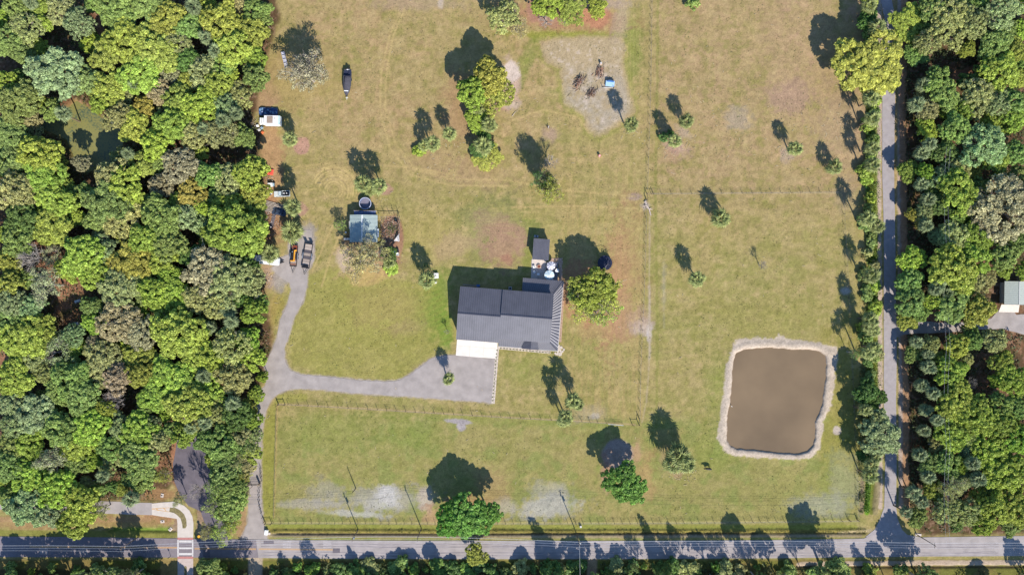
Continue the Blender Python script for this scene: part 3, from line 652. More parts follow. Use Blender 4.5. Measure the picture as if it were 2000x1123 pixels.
def resolve_labels():
    groups = {}
    for o, desc, px, py in PENDING:
        L = min(LANDMARK, key=lambda l: math.hypot(l[1]-px, l[2]-py)); a = math.atan2(py-L[2], px-L[1]); s = int(round(a/(math.pi/4))) % 8
        groups.setdefault((desc, L[0], CARD[s]), []).append((math.hypot(L[1]-px, L[2]-py), o))
    for (desc, lm, cd), lst in groups.items():
        lst.sort(key=lambda t: t[0])
        for i, (d, o) in enumerate(lst):
            if len(lst) == 1: o['label'] = '%s %s %s' % (desc, cd, lm)
            else: o['label'] = '%s, %s one %s %s' % (desc, NTH[i], cd, lm)

# ------------------------------------------------------------------ trees
COL = {'L':(.355,.46,.075),'G':(.275,.375,.105),'Y':(.395,.44,.085),'O':(.41,.415,.165),'B':(.325,.41,.185),'E':(.20,.36,.065),'D':(.13,.23,.06),'T':(.42,.385,.22),'W':(.46,.43,.38),'S':(.45,.40,.09)}
CNAME = {'E':'rich green','L':'lime green','G':'mid green','Y':'yellow green','O':'olive','B':'grey green','D':'dark green','T':'tan brown','W':'pale grey','S':'golden'}
def tree(px, py, r, c, kind=None, h=None, sp=None, grp=None, desc=None, zs=1.0, lab=True, squash=None):
    """px, py, r in photograph pixels; h = crown top height in metres"""
    if kind is None: kind = {'L':'oak','G':'oak','Y':'oak','O':'soft','B':'soft','D':'oak','T':'soft','W':'bare','S':'oak'}[c]
    nvar = {'oak':6,'soft':4,'thin':3,'bare':3,'shrub':3,'pine':2}[kind]
    v = rnd.randrange(nvar); cm, tm, R0, H0 = PROTO[kind, v]
    if h is None: h = (5.2+r/6*.75) if kind != 'shrub' else r/6*1.0
    h *= rnd.uniform(.9, 1.12) if sp is None else 1
    zc = h*(.82 if kind != 'shrub' else .6)
    rm = r/6*(1-zc/H)*(1.24 if kind in ('oak','soft') else 1.05)
    p = W(px, py, zc); p.z = 0
    nm = {'oak':'oak_tree','soft':'olive_tree' if False else 'broadleaf_tree','thin':'sparse_tree','bare':'bare_tree','shrub':'shrub','pine':'pine_tree'}[kind]
    what = {'oak':'rounded tree','soft':'feathery tree','thin':'thinly leaved tree','bare':'bare tree','shrub':'shrub','pine':'pine'}[kind]
    size = '' if kind == 'bare' else ('big ' if r >= 45 else ('small ' if r < 24 and kind != 'shrub' else ''))
    root = thing(nm, None, 'shrub' if kind == 'shrub' else 'tree', p, rnd.uniform(0, 6.28), grp)
    s = rm/R0; sz = h/H0
    root.scale = (s*rnd.uniform(.94,1.06)*(squash[0] if squash else 1), s*(squash[1] if squash else rnd.uniform(.94,1.06)), sz*zs)
    if squash: root.rotation_euler.z = 0
    part(None, root, mesh=tm, name='trunk')
    if cm is not None:
        col = [x*rnd.uniform(.92,1.1) for x in COL[c]]; j = rnd.uniform(.88,1.12); q_ = 0 if (grp and 'field' in grp) else .10; col = [(x*(1-q_)+m_*q_)*j for x, m_ in zip(col, (.36,.42,.11))]
        part(None, root, mesh=cm, name='crown', color=(*col, 1))
    if lab: pend(root, size+CNAME[c]+' '+(desc or what), px, py)
    return root
def palm(C_, S_=None, r=14, base=None, parts=True, h=None, c=None, grp=None, desc=None, n=22):
    """crown centre and crown shadow centre in photograph pixels give the height"""
    cx, cy = C_
    if h is None:
        if S_ is not None:
            best = None
            for hh in np.arange(1.5, 14, .1):
                P = W(cx, cy, hh); s = Vector((P.x, P.y))+SH*hh/math.tan(SUN_EL); sx, sy = s.x*6+1000, 561.5-s.y*6
                e = math.hypot(sx-S_[0], sy-S_[1])
                if best is None or e < best[0]: best = (e, hh)
            h = best[1]
        else: h = 6.5
    P = W(cx, cy, h)
    if base is None: bx, by = P.x+rnd.uniform(-.5,.3), P.y+rnd.uniform(-.4,.4)
    else: b = W(*base); bx, by = b.x, b.y
    root = thing('palm_tree', None, 'palm', (bx, by, 0), 0, grp or 'cabbage palms')
    part(None, root, mesh=trunk_mesh(h-.2, P.x-bx, P.y-by), name='trunk')
    k = r/6/1.9; rg = random.Random(int(cx*31+cy)); col = c or (.19,.215,.07); j = rnd.uniform(.85,1.15); col = (*[x*j for x in col], 1)
    if parts:
        for i in range(n):
            az, el, s = frond_xf(i, n, rg)
            o = part(None, root, mesh=FRONDS[min(3, int(i/n*4))], name='frond', loc=(P.x-bx, P.y-by, h), scale=(k*s,)*3, color=col)
            o.rotation_euler = (Matrix.Rotation(az, 4, 'Z') @ Matrix.Rotation(-el, 4, 'Y')).to_euler()
    else:
        part(None, root, mesh=PALMCROWN[rg.randrange(3)], name='crown', loc=(P.x-bx, P.y-by, h), rot=(0,0,rg.uniform(0,6)), scale=(k,)*3, color=col)
    pend(root, desc or 'cabbage palm', cx, cy)
    return root

# ---- left woods (px, py, radius, colour [, kind])
LEFT = [(30,15,22,'G'),(120,20,27,'O'),(152,46,28,'B'),(50,55,31,'O'),(14,78,26,'G'),(40,100,22,'G'),(225,18,38,'G'),(290,8,34,'G'),(322,42,34,'Y'),(368,52,27,'G'),
(245,82,42,'Y'),(212,108,32,'Y'),(300,96,42,'Y'),(276,140,40,'L'),(340,88,28,'O'),(107,143,47,'B','oak'),(168,158,29,'G'),(206,172,34,'L'),(192,202,18,'L'),(432,44,37,'Y'),(500,26,30,'G'),
(490,62,33,'Y'),(455,92,32,'L'),(516,42,22,'G'),(492,112,27,'L'),(365,118,24,'D'),(438,128,24,'G'),(498,152,27,'G'),(400,142,32,'O'),(424,166,26,'Y'),(330,140,22,'T'),
(310,178,25,'T'),(283,207,20,'S'),(230,228,26,'O'),(345,192,28,'Y'),(392,206,34,'L'),(438,210,26,'B'),(470,186,28,'O'),(335,242,32,'L'),(262,246,30,'Y'),(375,262,26,'O'),
(432,262,28,'O'),(475,266,24,'G'),(306,282,30,'L'),(38,198,36,'G'),(12,165,24,'L'),(22,262,32,'G'),(78,304,38,'Y'),(62,228,20,'O'),(20,318,28,'G'),(84,334,36,'L'),(66,362,28,'O'),
(25,374,36,'O'),(108,390,33,'L'),(100,440,36,'Y'),(40,424,32,'D'),(32,470,28,'G'),(16,512,24,'Y'),(158,318,16,'T'),(216,344,30,'O'),(240,362,36,'L'),(212,396,40,'G'),(236,428,36,'O'),
(188,430,22,'G'),(272,322,24,'Y'),(350,322,32,'T'),(312,364,22,'T'),(376,378,30,'S'),(410,342,24,'G'),(444,352,30,'O'),(488,338,34,'Y'),(498,378,30,'Y'),(430,388,22,'G'),(446,408,28,'L'),(493,408,28,'Y'),
(362,424,24,'B'),(392,436,18,'B'),(314,424,36,'G'),(284,466,30,'L'),(330,480,30,'G'),(458,446,50,'L'),(496,462,26,'L'),(405,460,18,'Y'),(160,500,38,'L'),(136,524,26,'L'),(184,532,28,'L'),
(202,488,28,'B'),(258,512,40,'S'),(318,508,28,'L'),(331,536,20,'L'),(372,500,22,'D'),(405,528,46,'T'),(446,548,42,'O'),(482,516,24,'D'),(492,550,28,'O'),(100,500,22,'T','thin'),
(88,556,36,'T','thin'),(18,556,26,'Y'),(20,590,28,'B'),(58,604,26,'B'),(232,566,38,'O'),(276,560,28,'G'),(302,574,30,'L'),(342,574,30,'L'),(330,604,26,'L'),(388,580,32,'O'),(424,592,30,'O'),(470,580,24,'D'),
(496,608,26,'L'),(512,590,14,'G'),(24,628,30,'G'),(48,660,40,'L'),(16,664,24,'L'),(82,640,26,'L'),(114,686,34,'B','thin'),(142,654,22,'B'),(232,628,42,'T'),(270,650,34,'T'),(200,706,36,'O'),(228,738,28,'T'),(186,672,18,'T'),
(272,694,26,'Y'),(276,730,28,'Y'),(344,648,46,'L'),(376,688,36,'L'),(398,640,20,'G'),(452,676,34,'O'),(482,664,26,'L'),(492,700,28,'L'),(512,736,12,'L'),(456,738,32,'O'),(410,700,28,'L'),(334,744,44,'L'),
(304,776,28,'L'),(368,788,40,'Y'),(408,770,30,'L'),(420,804,24,'O'),(140,744,36,'G'),(160,776,30,'G'),(112,764,26,'G'),(86,730,20,'O'),(30,738,34,'Y'),(62,704,26,'O'),(222,786,26,'W','bare'),
(284,792,16,'G'),(22,790,26,'B'),(68,812,40,'B','oak'),(28,830,26,'B'),(118,842,36,'G'),(176,836,34,'L'),(202,800,20,'L'),(272,842,34,'L'),(238,836,24,'B'),(308,862,22,'O'),(296,830,18,'B'),
(460,810,28,'D'),(472,852,26,'O'),(428,868,32,'G'),(490,876,20,'O','thin'),(494,840,14,'Y','thin'),(102,898,32,'T','thin'),(22,874,26,'G'),(56,864,30,'L'),(18,910,26,'G'),(52,930,32,'L'),(150,868,34,'L'),(148,908,22,'G'),(214,872,26,'G'),
(270,900,34,'G'),(244,888,22,'O'),(106,954,36,'L'),(158,986,34,'L'),(52,992,36,'B','oak'),(22,972,22,'G'),(96,1004,26,'B'),(140,1022,26,'L'),(196,996,18,'Y','thin'),(282,936,26,'G'),(222,950,12,'G'),
(318,930,16,'Y','thin'),(426,952,28,'G','thin'),(448,984,30,'G'),(420,990,24,'G','thin'),(436,1036,28,'Y','thin'),(404,1036,18,'O','thin'),(454,1022,18,'Y','thin'),(460,905,24,'O','thin'),(472,930,22,'Y','thin'),(408,1114,22,'G'),(350,975,14,'O','thin'),
(386,960,20,'O','bare'),(436,925,28,'G'),(424,900,22,'L'),(494,850,20,'O'),(488,884,24,'Y'),(492,818,20,'L'),(476,912,24,'O'),(446,900,26,'G'),(450,950,26,'G'),(478,868,22,'G'),(358,850,22,'L'),(375,832,22,'O'),(480,960,12,'O','thin'),(400,860,20,'G'),(484,796,18,'Y'),(500,770,16,'L'),(60,504,30,'W','bare')]
LEFT_PALMS = [(60,6,13),(378,14,16),(402,74,14),(422,100,15),(266,166,14),(124,222,15),(436,236,15),(398,252,14),(460,222,14),(445,606,16),(452,628,14),(398,734,15),(400,826,14),(372,836,13),(256,974,16),(200,930,13),(455,788,15),(410,640,13),(250,300,12)]
# ---- right woods
RIGHT = [(1777,44,33,'L'),(1789,108,20,'G'),(1856,40,42,'O'),(1826,14,26,'G'),(1900,44,30,'O'),(1957,20,36,'B'),(1888,96,15,'L'),(1945,84,28,'G'),(1984,98,22,'Y'),(1812,82,24,'O'),(1956,142,36,'L'),(1990,150,20,'Y'),
(1832,156,26,'G'),(1848,186,26,'G'),(1908,188,32,'O'),(1950,200,26,'B'),(1984,200,24,'G'),(1868,250,28,'G'),(1922,284,40,'B'),(1980,230,26,'L'),(1990,300,24,'G'),(1848,300,24,'D'),(1812,214,22,'O'),(1884,214,20,'L'),
(1775,334,20,'L'),(1868,330,26,'O'),(1872,376,38,'L'),(1898,396,24,'L'),(1945,316,26,'L'),(1962,404,56,'T'),(1930,430,30,'T'),(1782,418,12,'S'),(1796,434,10,'S'),(1864,462,30,'O'),(1912,460,28,'L'),(1782,506,24,'L'),(1778,548,24,'G'),
(1862,526,42,'L'),(1904,506,30,'L'),(1964,500,26,'G'),(1924,548,20,'O'),(1902,546,22,'O'),(1778,592,28,'G'),(1858,594,34,'G'),(1908,606,30,'Y'),(1824,588,18,'L'),(1772,628,18,'Y'),(1800,612,14,'G'),(1784,692,16,'G'),(1870,676,22,'Y'),(1900,664,18,'G'),(1944,664,22,'O'),
(1858,728,28,'L'),(1897,748,13,'W','bare'),(1958,712,24,'L'),(1980,744,30,'L'),(1868,786,36,'L'),(1910,814,36,'L'),(1862,846,30,'L'),(1890,850,24,'G'),(1956,794,24,'G'),(1952,832,28,'L'),(1888,878,14,'B','oak'),(1852,906,26,'G'),(1932,884,34,'L'),
(1986,858,28,'L'),(1968,926,38,'L'),(1986,796,22,'G'),(1862,952,28,'O','thin'),(1852,1000,26,'O'),(1896,998,28,'O'),(1940,996,30,'L'),(1982,988,34,'L'),(1920,1022,22,'L'),(1884,936,20,'B'),(1794,1010,18,'G'),
(1990,470,24,'G'),(1888,160,16,'D'),(1836,346,20,'B'),(1836,400,20,'D'),(1830,460,16,'B')]
RIGHT_PALMS = [(1802,166,14),(1790,204,16),(1800,300,15),(1816,282,13),(1834,556,14),(1848,572,13),(1826,566,12),(1790,668,13),(1814,716,15),(1800,752,14),(1822,768,13),(1808,800,13),(1796,888,14),(1785,962,15),(1800,980,13),(1812,930,14),(1900,905,14),(1910,935,15),(1830,820,12),(1812,690,12),(1800,360,14),(1812,390,15),(1808,440,14),(1804,840,13),(1770,1000,12)]
for t in LEFT:
    r = t[2] if t[0] < 462 else min(t[2], max(12, (531-t[0])))/1.13
    tree(t[0], t[1], r, t[3], kind=t[4] if len(t) > 4 else None, grp='trees of the left hand woods')
for t in RIGHT: tree(*t[:4], kind=t[4] if len(t) > 4 else None, grp='trees of the right hand woods', h=(5.2 if t[0] < 1812 and not 470 < t[1] < 620 else None))
for x, y, r in LEFT_PALMS+RIGHT_PALMS: palm((x, y), None, r*.9, parts=False, c=(.145,.18,.08), h=rnd.uniform(5.5, 7) if 1765 < x < 1815 else rnd.uniform(7.5, 9.5), grp='palms among the woods', desc='woodland palm')  # darker frond colour stands in for shade among the woods
# smaller trees that close the canopy between the large crowns
def fill():
    allc = [(t[0], t[1], t[2]) for t in LEFT+RIGHT]+[(x, y, r) for x, y, r in LEFT_PALMS+RIGHT_PALMS]
    gaps = [(145,205,22),(170,280,62),(100,262,30),(155,345,26),(160,400,16),(158,440,16),(60,505,34),(95,490,30),(128,560,34),(140,600,30),(135,640,22),(20,700,26),(260,800,26),(290,895,34),(385,900,66),(300,1015,80),(185,30,12),(55,130,22),(150,100,20),(395,25,10),
            (1800,620,24),(1950,590,44),(1900,740,34),(1925,770,28),(1850,640,34),(1980,640,40),(1840,110,30),(1880,130,26),(1800,500,26),(1940,680,40),(1988,578,46),(470,880,30),(500,790,30),(365,550,18),(190,255,50),(500,320,16),(1790,790,20)]
    FL = [(x, y) for x, y in FOREST_L]; k = 0; out = []
    for _ in range(9000):
        if k >= 100: break
        if rnd.random() < .6: x, y = rnd.uniform(-8, 520), rnd.uniform(-8, 960); L = True
        else: x, y = rnd.uniform(1806, 2008), rnd.uniform(-8, 1030); L = False
        r = rnd.uniform(13, 22)
        X_ = np.array([float(x)]); Y_ = np.array([float(y)])
        if polydist(X_, Y_, FOREST_L if L else FOREST_R)[0] > -r*.7: continue
        if any(math.hypot(x-a, y-b) < q+r*.2 for a, b, q in gaps): continue
        if any(math.hypot(x-a, y-b) < q*.80+r*.40 for a, b, q in allc): continue
        allc.append((x, y, r)); k += 1
        tree(x, y, r, rnd.choice('LLGGYO'), grp='small trees filling the canopy', h=rnd.uniform(5, 7.5))
fill()
# ---- trees whose shadows cross the main road (crown shadow centre, radius, crown height, colour, kind)
BOTTOM = [(28,1078,24,8,'G','oak'),(72,1082,26,8,'D','oak'),(118,1074,26,9,'G','soft'),(166,1062,24,10,'O','soft'),(212,1064,26,9,'G','oak'),(252,1038,20,11,'O','soft'),(282,1082,22,8,'G','oak'),
(430,1086,24,7,'G','oak'),(468,1080,24,8,'O','thin'),(548,1080,12,7,'D','pine'),(600,1074,15,8,'O','thin'),(690,1084,11,6,'D','shrub'),(720,1092,11,5,'G','shrub'),(767,1092,11,6,'D','shrub'),(803,1084,12,7,'D','oak'),(842,1082,13,7,'D','oak'),
(1018,1086,14,7,'D','oak'),(1046,1034,16,12,'D','pine'),(1072,1068,18,9,'O','thin'),(1120,1072,22,9,'G','soft'),(1166,1066,12,9,'D','pine'),(1206,1084,18,7,'G','oak'),(1236,1068,16,9,'O','thin'),(1260,1032,14,12,'D','pine'),(1290,1068,22,9,'O','thin'),
(1322,1062,16,10,'O','thin'),(1364,1064,15,9,'O','soft'),(1398,1068,19,9,'O','thin'),(1436,1040,15,12,'G','soft'),(1452,1074,18,9,'O','thin'),(1492,1068,17,9,'O','soft'),(1566,1018,27,13,'G','oak'),(1612,1070,23,9,'O','thin'),(1546,1066,13,9,'O','thin'),
(1672,1076,12,9,'D','pine'),(1738,1030,27,13,'G','oak'),(1762,1058,24,10,'O','soft'),(1906,1112,17,6,'G','oak'),(1986,1082,20,9,'O','soft'),(1712,1086,14,8,'D','oak'),(920,1100,16,7,'G','oak')]
for sx, sy, r, h, c, kd in BOTTOM:
    zc = h*.8; bx = sx+.375*6*1.455*zc; by = sy+.927*6*1.455*zc
    P = Vector(((bx-1000)/6, (561.5-by)/6)); f = 1/(1-zc/H); cx, cy = 1000+P.x*6*f, 561.5-P.y*6*f
    tree(cx, cy, r*rnd.uniform(1.0,1.35), c, kind=('soft' if kd == 'oak' and rnd.random() < .4 else kd), h=h*rnd.uniform(.92,1.12), sp=1, grp='trees below the main road', zs=1.0)
for _i in range(44):
    _x = -20+_i*36+rnd.uniform(-10,10); tree(_x, 1216+rnd.uniform(-6,8), rnd.uniform(22,30), rnd.choice('EDD'), kind=rnd.choice(('oak','soft')), h=rnd.uniform(8.5,10.5), sp=1, grp='unseen trees added to shade the strip below the main road')  # unseen row, added to throw shade on the strip below the road
tree(930, 1083, 19, 'Y', kind='oak', h=5.5, sp=1, grp='trees below the main road')
for x, y, c in [(505+i*27+rnd.uniform(-6,6), rnd.uniform(1106,1122), rnd.choice('GDDOE')) for i in range(37)]+[(1540,1118,'G'),(1590,1120,'G'),(1640,1112,'G'),(1700,1112,'L'),(1760,1118,'G'),(20,1112,'G'),(60,1118,'L'),(100,1112,'G'),(150,1116,'D'),(190,1110,'G'),(235,1118,'G'),(270,1112,'D'),(402,1108,'G'),(430,1112,'L'),(458,1118,'D')]:  # mostly dark leaf colours put the trees' shade into the shrubs
    if 1140 < x < 1168 or 480 < x < 516: continue
    tree(x, y+rnd.uniform(-5,4), rnd.choice((6,9,12,15,19)), c, kind='shrub', h=rnd.uniform(1.0,3.0), sp=1, grp='shrubs below the main road')
# ---- trees standing in the fields
FIELD = [(597,140,44,'T','thin',10.5),(600,146,36,'T','thin',9),(596,138,36,'T','bare',10),(956,150,31,'Y','oak',10.5),(971,184,31,'Y','soft',8.5),(923,180,27,'L','oak',10.2),(932,233,22,'L','oak',4.0),(952,306,26,'Y','soft',3.0),(940,290,18,'D','oak',3.5),(818,294,12,'L','shrub',1.8),
(1075,318,17,'W','bare',5.5),(1074,372,28,'Y','thin',11.5),(1062,352,24,'D','thin',11),(1070,360,26,'O','thin',10.5),(1066,352,22,'T','bare',10),(1162,578,50,'Y','thin',9.0),(1158,564,40,'Y','soft',9.8),(1186,556,20,'L','soft',8.5),(1176,602,38,'L','thin',7.0),(1130,570,20,'G','oak',7),(1140,600,34,'Y','thin',6),(1221,945,38,'E','oak',8.8),(914,1008,38,'E','oak',9.5),(880,1014,30,'E','oak',8.5),(948,1004,26,'E','oak',8.2),
(985,34,30,'O','soft',9),(1010,50,26,'O','thin',7),(1070,8,26,'L','oak',6),(1116,14,28,'Y','soft',4),(1104,40,14,'L','thin',3),(1166,16,18,'L','oak',4.5),(1355,6,13,'G','shrub',2.5),(1068,40,17,'W','bare',3.2),
(700,508,38,'O','thin',8.8),(712,500,34,'T','thin',8.2),(738,492,24,'O','thin',7),(664,440,13,'G','thin',4),(760,500,15,'D','oak',3.0),(764,524,14,'L','shrub',1.2),(834,524,11,'D','thin',4.5),(1700,122,58,'Y','oak',9.5),(1695,38,18,'D','oak',7),
(1692,764,22,'D','oak',8),(1712,776,17,'D','oak',6.5),(1718,850,38,'B','oak',8.6),(1704,700,12,'G','shrub',2),(1490,518,11,'T','bare',4),(1296,268,9,'D','shrub',1.6),(1310,262,8,'D','shrub',2.2),(873,648,6,'O','bare',3.0),(944,270,13,'D','oak',3),(728,366,10,'G','shrub',1.6),
(842,536,9,'T','thin',4.0),(1682,430,8,'G','shrub',2),(1690,890,14,'D','oak',5.5),(1672,690,12,'G','thin',7.5)]
for x, y, r, c, kd, h in FIELD: tree(x, y, r, c, kind=kd, h=h, sp=1, grp='trees standing in the fields')
for _i in range(46):
    _y = 10+_i*19.5+rnd.uniform(-8,8)
    if 905 < _y < 1000 and _i % 2: continue
    tree(rnd.uniform(1688,1712), _y, rnd.uniform(8,15), rnd.choice('GGLDO'), kind='shrub', h=rnd.uniform(1.4,3.4), sp=1, grp='shrubs in the ditch beside the side road')
PALMS = [((1233,243),(1203,193),14,(1218,241)),((1340,238),(1318,203),14,(1330,241)),((1318,275),(1291,232),13,(1306,270)),((1553,290),(1525,252),14,(1538,291)),((1630,326),(1611,298),15,(1624,318)),
((1407,426),(1389,390),18,(1400,420)),((1361,545),(1334,500),15,(1354,536)),((876,740),(862,697),12,(872,733)),((1118,783),(1094,716),15,(1113,776)),((1128,790),(1086,750),12,(1120,782)),((1104,815),(1081,732),14,(1101,806)),((1098,822),(1084,770),11,(1096,812)),
((834,548),(818,500),17,(830,540)),((845,281),(828,236),15,(838,274)),((878,262),(865,226),13,(874,258)),((828,284),(806,262),11,(822,280)),((709,358),(694,314),16,(707,350)),((741,364),(731,314),15,(740,352)),((724,372),(716,344),11,(723,364)),
((572,405),(560,344),16,(580,393)),((571,452),(566,425),21,(570,444)),((528,495),(535,455),17,(530,486)),((566,273),(562,238),14,(565,263)),((932,212),(922,190),14,None),((955,244),(946,215),15,None),((943,286),(930,262),17,None),
((1326,890),(1298,830),22,(1320,885)),((1314,905),(1296,845),18,(1318,895)),((1338,904),(1306,848),18,(1326,896)),((760,512),(752,485),12,None),((1056,352),(1046,322),13,None)]
for c_, s_, r, b_ in PALMS: palm(c_, s_, r, b_)
for x, y, r, h in [(1698,12,14,8),(1713,54,16,7.5),(1701,194,15,7),(1704,232,15,7.5),(1704,290,14,7),(1704,322,14,7),(1694,428,15,7.5),(1714,442,14,5),(1703,539,15,7),(1700,624,15,8),(1706,646,13,7),(1708,680,14,7),(1698,638,12,7.5),(1694,690,13,8),(1702,908,14,7),(1700,928,15,7),(1708,892,12,6),(1712,816,12,7),(1690,800,12,7)]:
    palm((x, y), None, r, None, h=h, grp='palms along the side road ditch', n=18, desc='roadside palm')

# ------------------------------------------------------------------ undergrowth, tall grass, litter
def scatter(name, pts, size, colr, seed, label, cat='undergrowth', per=1, zmul=1.0, hole=None):
    rg = np.random.RandomState(seed); pts = np.asarray(pts); n = len(pts)
    P = np.stack([(pts[:,0]-1000)/6, (561.5-pts[:,1])/6, pts[:,2]], 1)
    N = unit(rg.normal(size=(n,3))*.8+np.array([0,0,.8])); V, F, T = leaves(P, N, size*(.6+.8*rg.rand(n)), .75+.5*rg.rand(n), rg, .5)
    me = np_mesh(name, V, F, M_LEAF, tone=T); o = bpy.data.objects.new(name, me); C.objects.link(o); o.color = (*colr, 1)
    return tag(o, label, cat, kind='stuff')
def under(poly, x0, x1, y0, y1, n, seed, name, colr, label, thr=.47, avoid=()):
    rg = np.random.RandomState(seed); X = rg.uniform(x0, x1, n); Y = rg.uniform(y0, y1, n)
    f = fbm(X, Y, 22, seed, 2); ok = (polydist(X, Y, poly) < -2) & (f > thr)
    for a in avoid: ok &= polydist(X, Y, a) > 2
    X, Y, f = X[ok], Y[ok], f[ok]; Z = rg.rand(len(X))**1.2*np.clip((f-thr)*16, .2, 2.0)
    scatter(name, np.stack([X, Y, Z], 1), .3, colr, seed, label)
under(FOREST_L, -20, 540, -20, 1050, 62000, 5, 'undergrowth', (.085,.105,.035), 'low green undergrowth on the floor of the left woods', avoid=(SCUM, ASPH, TRAIL, PATH))
under(FOREST_L, -20, 540, -20, 1050, 26000, 8, 'undergrowth', (.22,.16,.105), 'dry brown brush on the floor of the left woods', .5, avoid=(SCUM, ASPH, TRAIL, PATH))
under(FOREST_R, 1760, 2020, -20, 1050, 42000, 6, 'undergrowth', (.085,.11,.045), 'low green undergrowth on the floor of the right woods', avoid=(EDRIVE,[(1938,545),(2000,545),(2000,612),(1938,612)]))
under([(490,1094),(2020,1094),(2020,1150),(490,1150)], 490, 2020, 1092, 1140, 22000, 9, 'undergrowth', (.10,.115,.04), 'weedy hedge bottom along the lower side of the road', .5, avoid=([(1143,1080),(1170,1080),(1170,1150),(1143,1150)],[(484,1080),(514,1080),(514,1150),(484,1150)],[(1555,1092),(2020,1092),(2020,1110),(1555,1110)]))
def strip(pts, w, n, seed, name, colr, label, hh, size=.2):
    rg = np.random.RandomState(seed); seg = [(a, b, math.hypot(b[0]-a[0], b[1]-a[1])) for a, b in zip(pts[:-1], pts[1:])]; L = sum(s[2] for s in seg); out = []
    for a, b, l in seg:
        k = int(n*l/L); t = rg.rand(k); o = rg.normal(size=k)*w*.5; nx_, ny_ = -(b[1]-a[1])/l, (b[0]-a[0])/l
        out.append(np.stack([a[0]+(b[0]-a[0])*t+nx_*o, a[1]+(b[1]-a[1])*t+ny_*o, rg.rand(k)*hh], 1))
    P = np.concatenate(out); f = fbm(P[:,0], P[:,1], 12, seed, 2); P = P[f > .42]
    scatter(name, P, size, colr, seed, label, 'grass')
strip([(1702,-20),(1703,330),(1704,700),(1702,860)], 13, 16000, 15, 'tall_grass', (.15,.21,.04), 'tall green grass in the ditch beside the side road', .7, .22)
strip([(1698,925),(1692,1000)], 5, 1500, 16, 'tall_grass', (.13,.24,.025), 'bright green grass in the ditch above the road junction', .6)
strip([(530,1037),(1100,1037),(1690,1036)], 4, 9000, 17, 'tall_grass', (.19,.18,.05), 'rough grass on the bank between fence and main road', .35, .16)
strip([(1686,500),(1684,800),(1680,1000)], 8, 5000, 19, 'brush', (.12,.14,.05), 'low brush along the east edge of the pond field', .8, .22)
def weeds():
    rg = np.random.RandomState(77); n = 26000; X = rg.uniform(520, 1690, n); Y = rg.uniform(0, 1015, n); f = fbm(X, Y, 30, 78, 3)+.25*rg.rand(n)
    ok = (f > .68); ok &= np.minimum(polydist(X, Y, POND)-22, np.minimum(polydist(X, Y, DRIVE_M), polydist(X, Y, DRIVE_N))) > 3
    ok &= polydist(X, Y, [(870,505),(1110,440),(1110,700),(970,800),(860,700)]) > 3
    X, Y = X[ok], Y[ok]
    scatter('weed_tufts', np.stack([X, Y, np.full(len(X), .06)], 1), .17, (.12,.135,.045), 79, 'scattered darker weed tufts in the fields', 'weeds')
weeds()
def litter():
    rg = np.random.RandomState(91); b = MB(); cl = [(1330,262,16),(1312,292,16),(1535,300,12),(1160,180,40),(900,300,50),(740,380,14),(1640,240,24),(1560,260,60),(850,300,30),(1230,258,12),(1000,200,20),(1420,240,60),(1330,930,16)]
    for i in range(520):
        if i < 300: q = cl[rg.randint(len(cl))]; x, y = q[0]+rg.normal()*q[2], q[1]+rg.normal()*q[2]*.6
        else: x, y = rg.uniform(520, 1680), rg.uniform(0, 1010)
        if polydist(np.array([x]), np.array([y]), POND)[0] < 5 or (870 < x < 1110 and 440 < y < 700): continue
        a = rg.rand()*3.14; L = rg.uniform(.25, .9 if i % 9 else 1.6); p = W(x, y); M = Matrix.Translation((p.x, p.y, .06)) @ Matrix.Rotation(a, 4, 'Z')
        b.box(-L/2, L/2, -.05, .05, 0, .05, M=M)
    tag(b.build('fallen_fronds', mat('dry_frond', A(216,196,160), .9, noise=.25, nscale=2)), 'pale fallen palm stalks and sticks littering the fields', 'litter', kind='stuff')
litter()
# ------------------------------------------------------------------ house
m_roof = mat('metal_roof_charcoal', A(108,107,115), .42, metal=.0, noise=.11, nscale=.4, spec=.5)
m_seam = mat('roof_seam_dark', A(138,137,146), .4, noise=.05, spec=.5)
m_seaml = mat('roof_seam_highlight', A(236,230,230), .4, noise=.05, spec=.5)  # near-white colour stands in for sun highlights on the side porch ribs
m_ridge = mat('roof_ridge', A(88,88,100), .4, noise=.05)
m_wall = mat('house_wall', A(206,200,190), .8, noise=.05); m_wallg = mat('shed_wall', A(170,168,160), .8, noise=.1)
m_glass = mat('glass', (.03,.035,.045), .08, noise=.05, spec=.8); m_trim = mat('white_trim', A(222,218,212), .6, noise=.04)
m_deck = mat('deck_grey', A(150,148,160), .8, noise=.1, nscale=2); m_slab = mat('patio_concrete', A(226,212,200), .85, noise=.06, nscale=1.5)
m_paver = mat('paver', A(208,174,152), .9, noise=.22, nscale=3); m_walk = mat('walk_stone', A(222,206,188), .9, noise=.25, nscale=2)
m_apron = mat('apron_concrete', A(250,240,228), .85, noise=.05, nscale=.6, bump=.1)
m_blk = mat('black_plastic', (.012,.012,.015), .5, noise=.1); m_navy = mat('navy_fabric', (.018,.022,.045), .6, noise=.15)
m_whp = mat('white_paint', (.72,.72,.70), .4, noise=.05); m_steel = mat('galvanised_steel', (.34,.36,.38), .4, metal=.6, noise=.12)
m_wood = mat('weathered_wood', A(168,150,130), .9, noise=.25, nscale=4); m_post = mat('fence_post_wood', A(120,104,86), .95, noise=.25, nscale=5)
m_wire = mat('fence_wire', (.2,.2,.2), .5, metal=.7); m_tyre = mat('tyre', (.015,.015,.016), .85)
ROOTH = W(899.3, 559, 5.3)
house = thing('house', 'big house with charcoal standing seam metal roofs and wraparound porch beside the gravel parking', 'house', (ROOTH.x, ROOTH.y, 0), math.radians(-4.6))
def P3(u, s, z): return (u, -s, z)
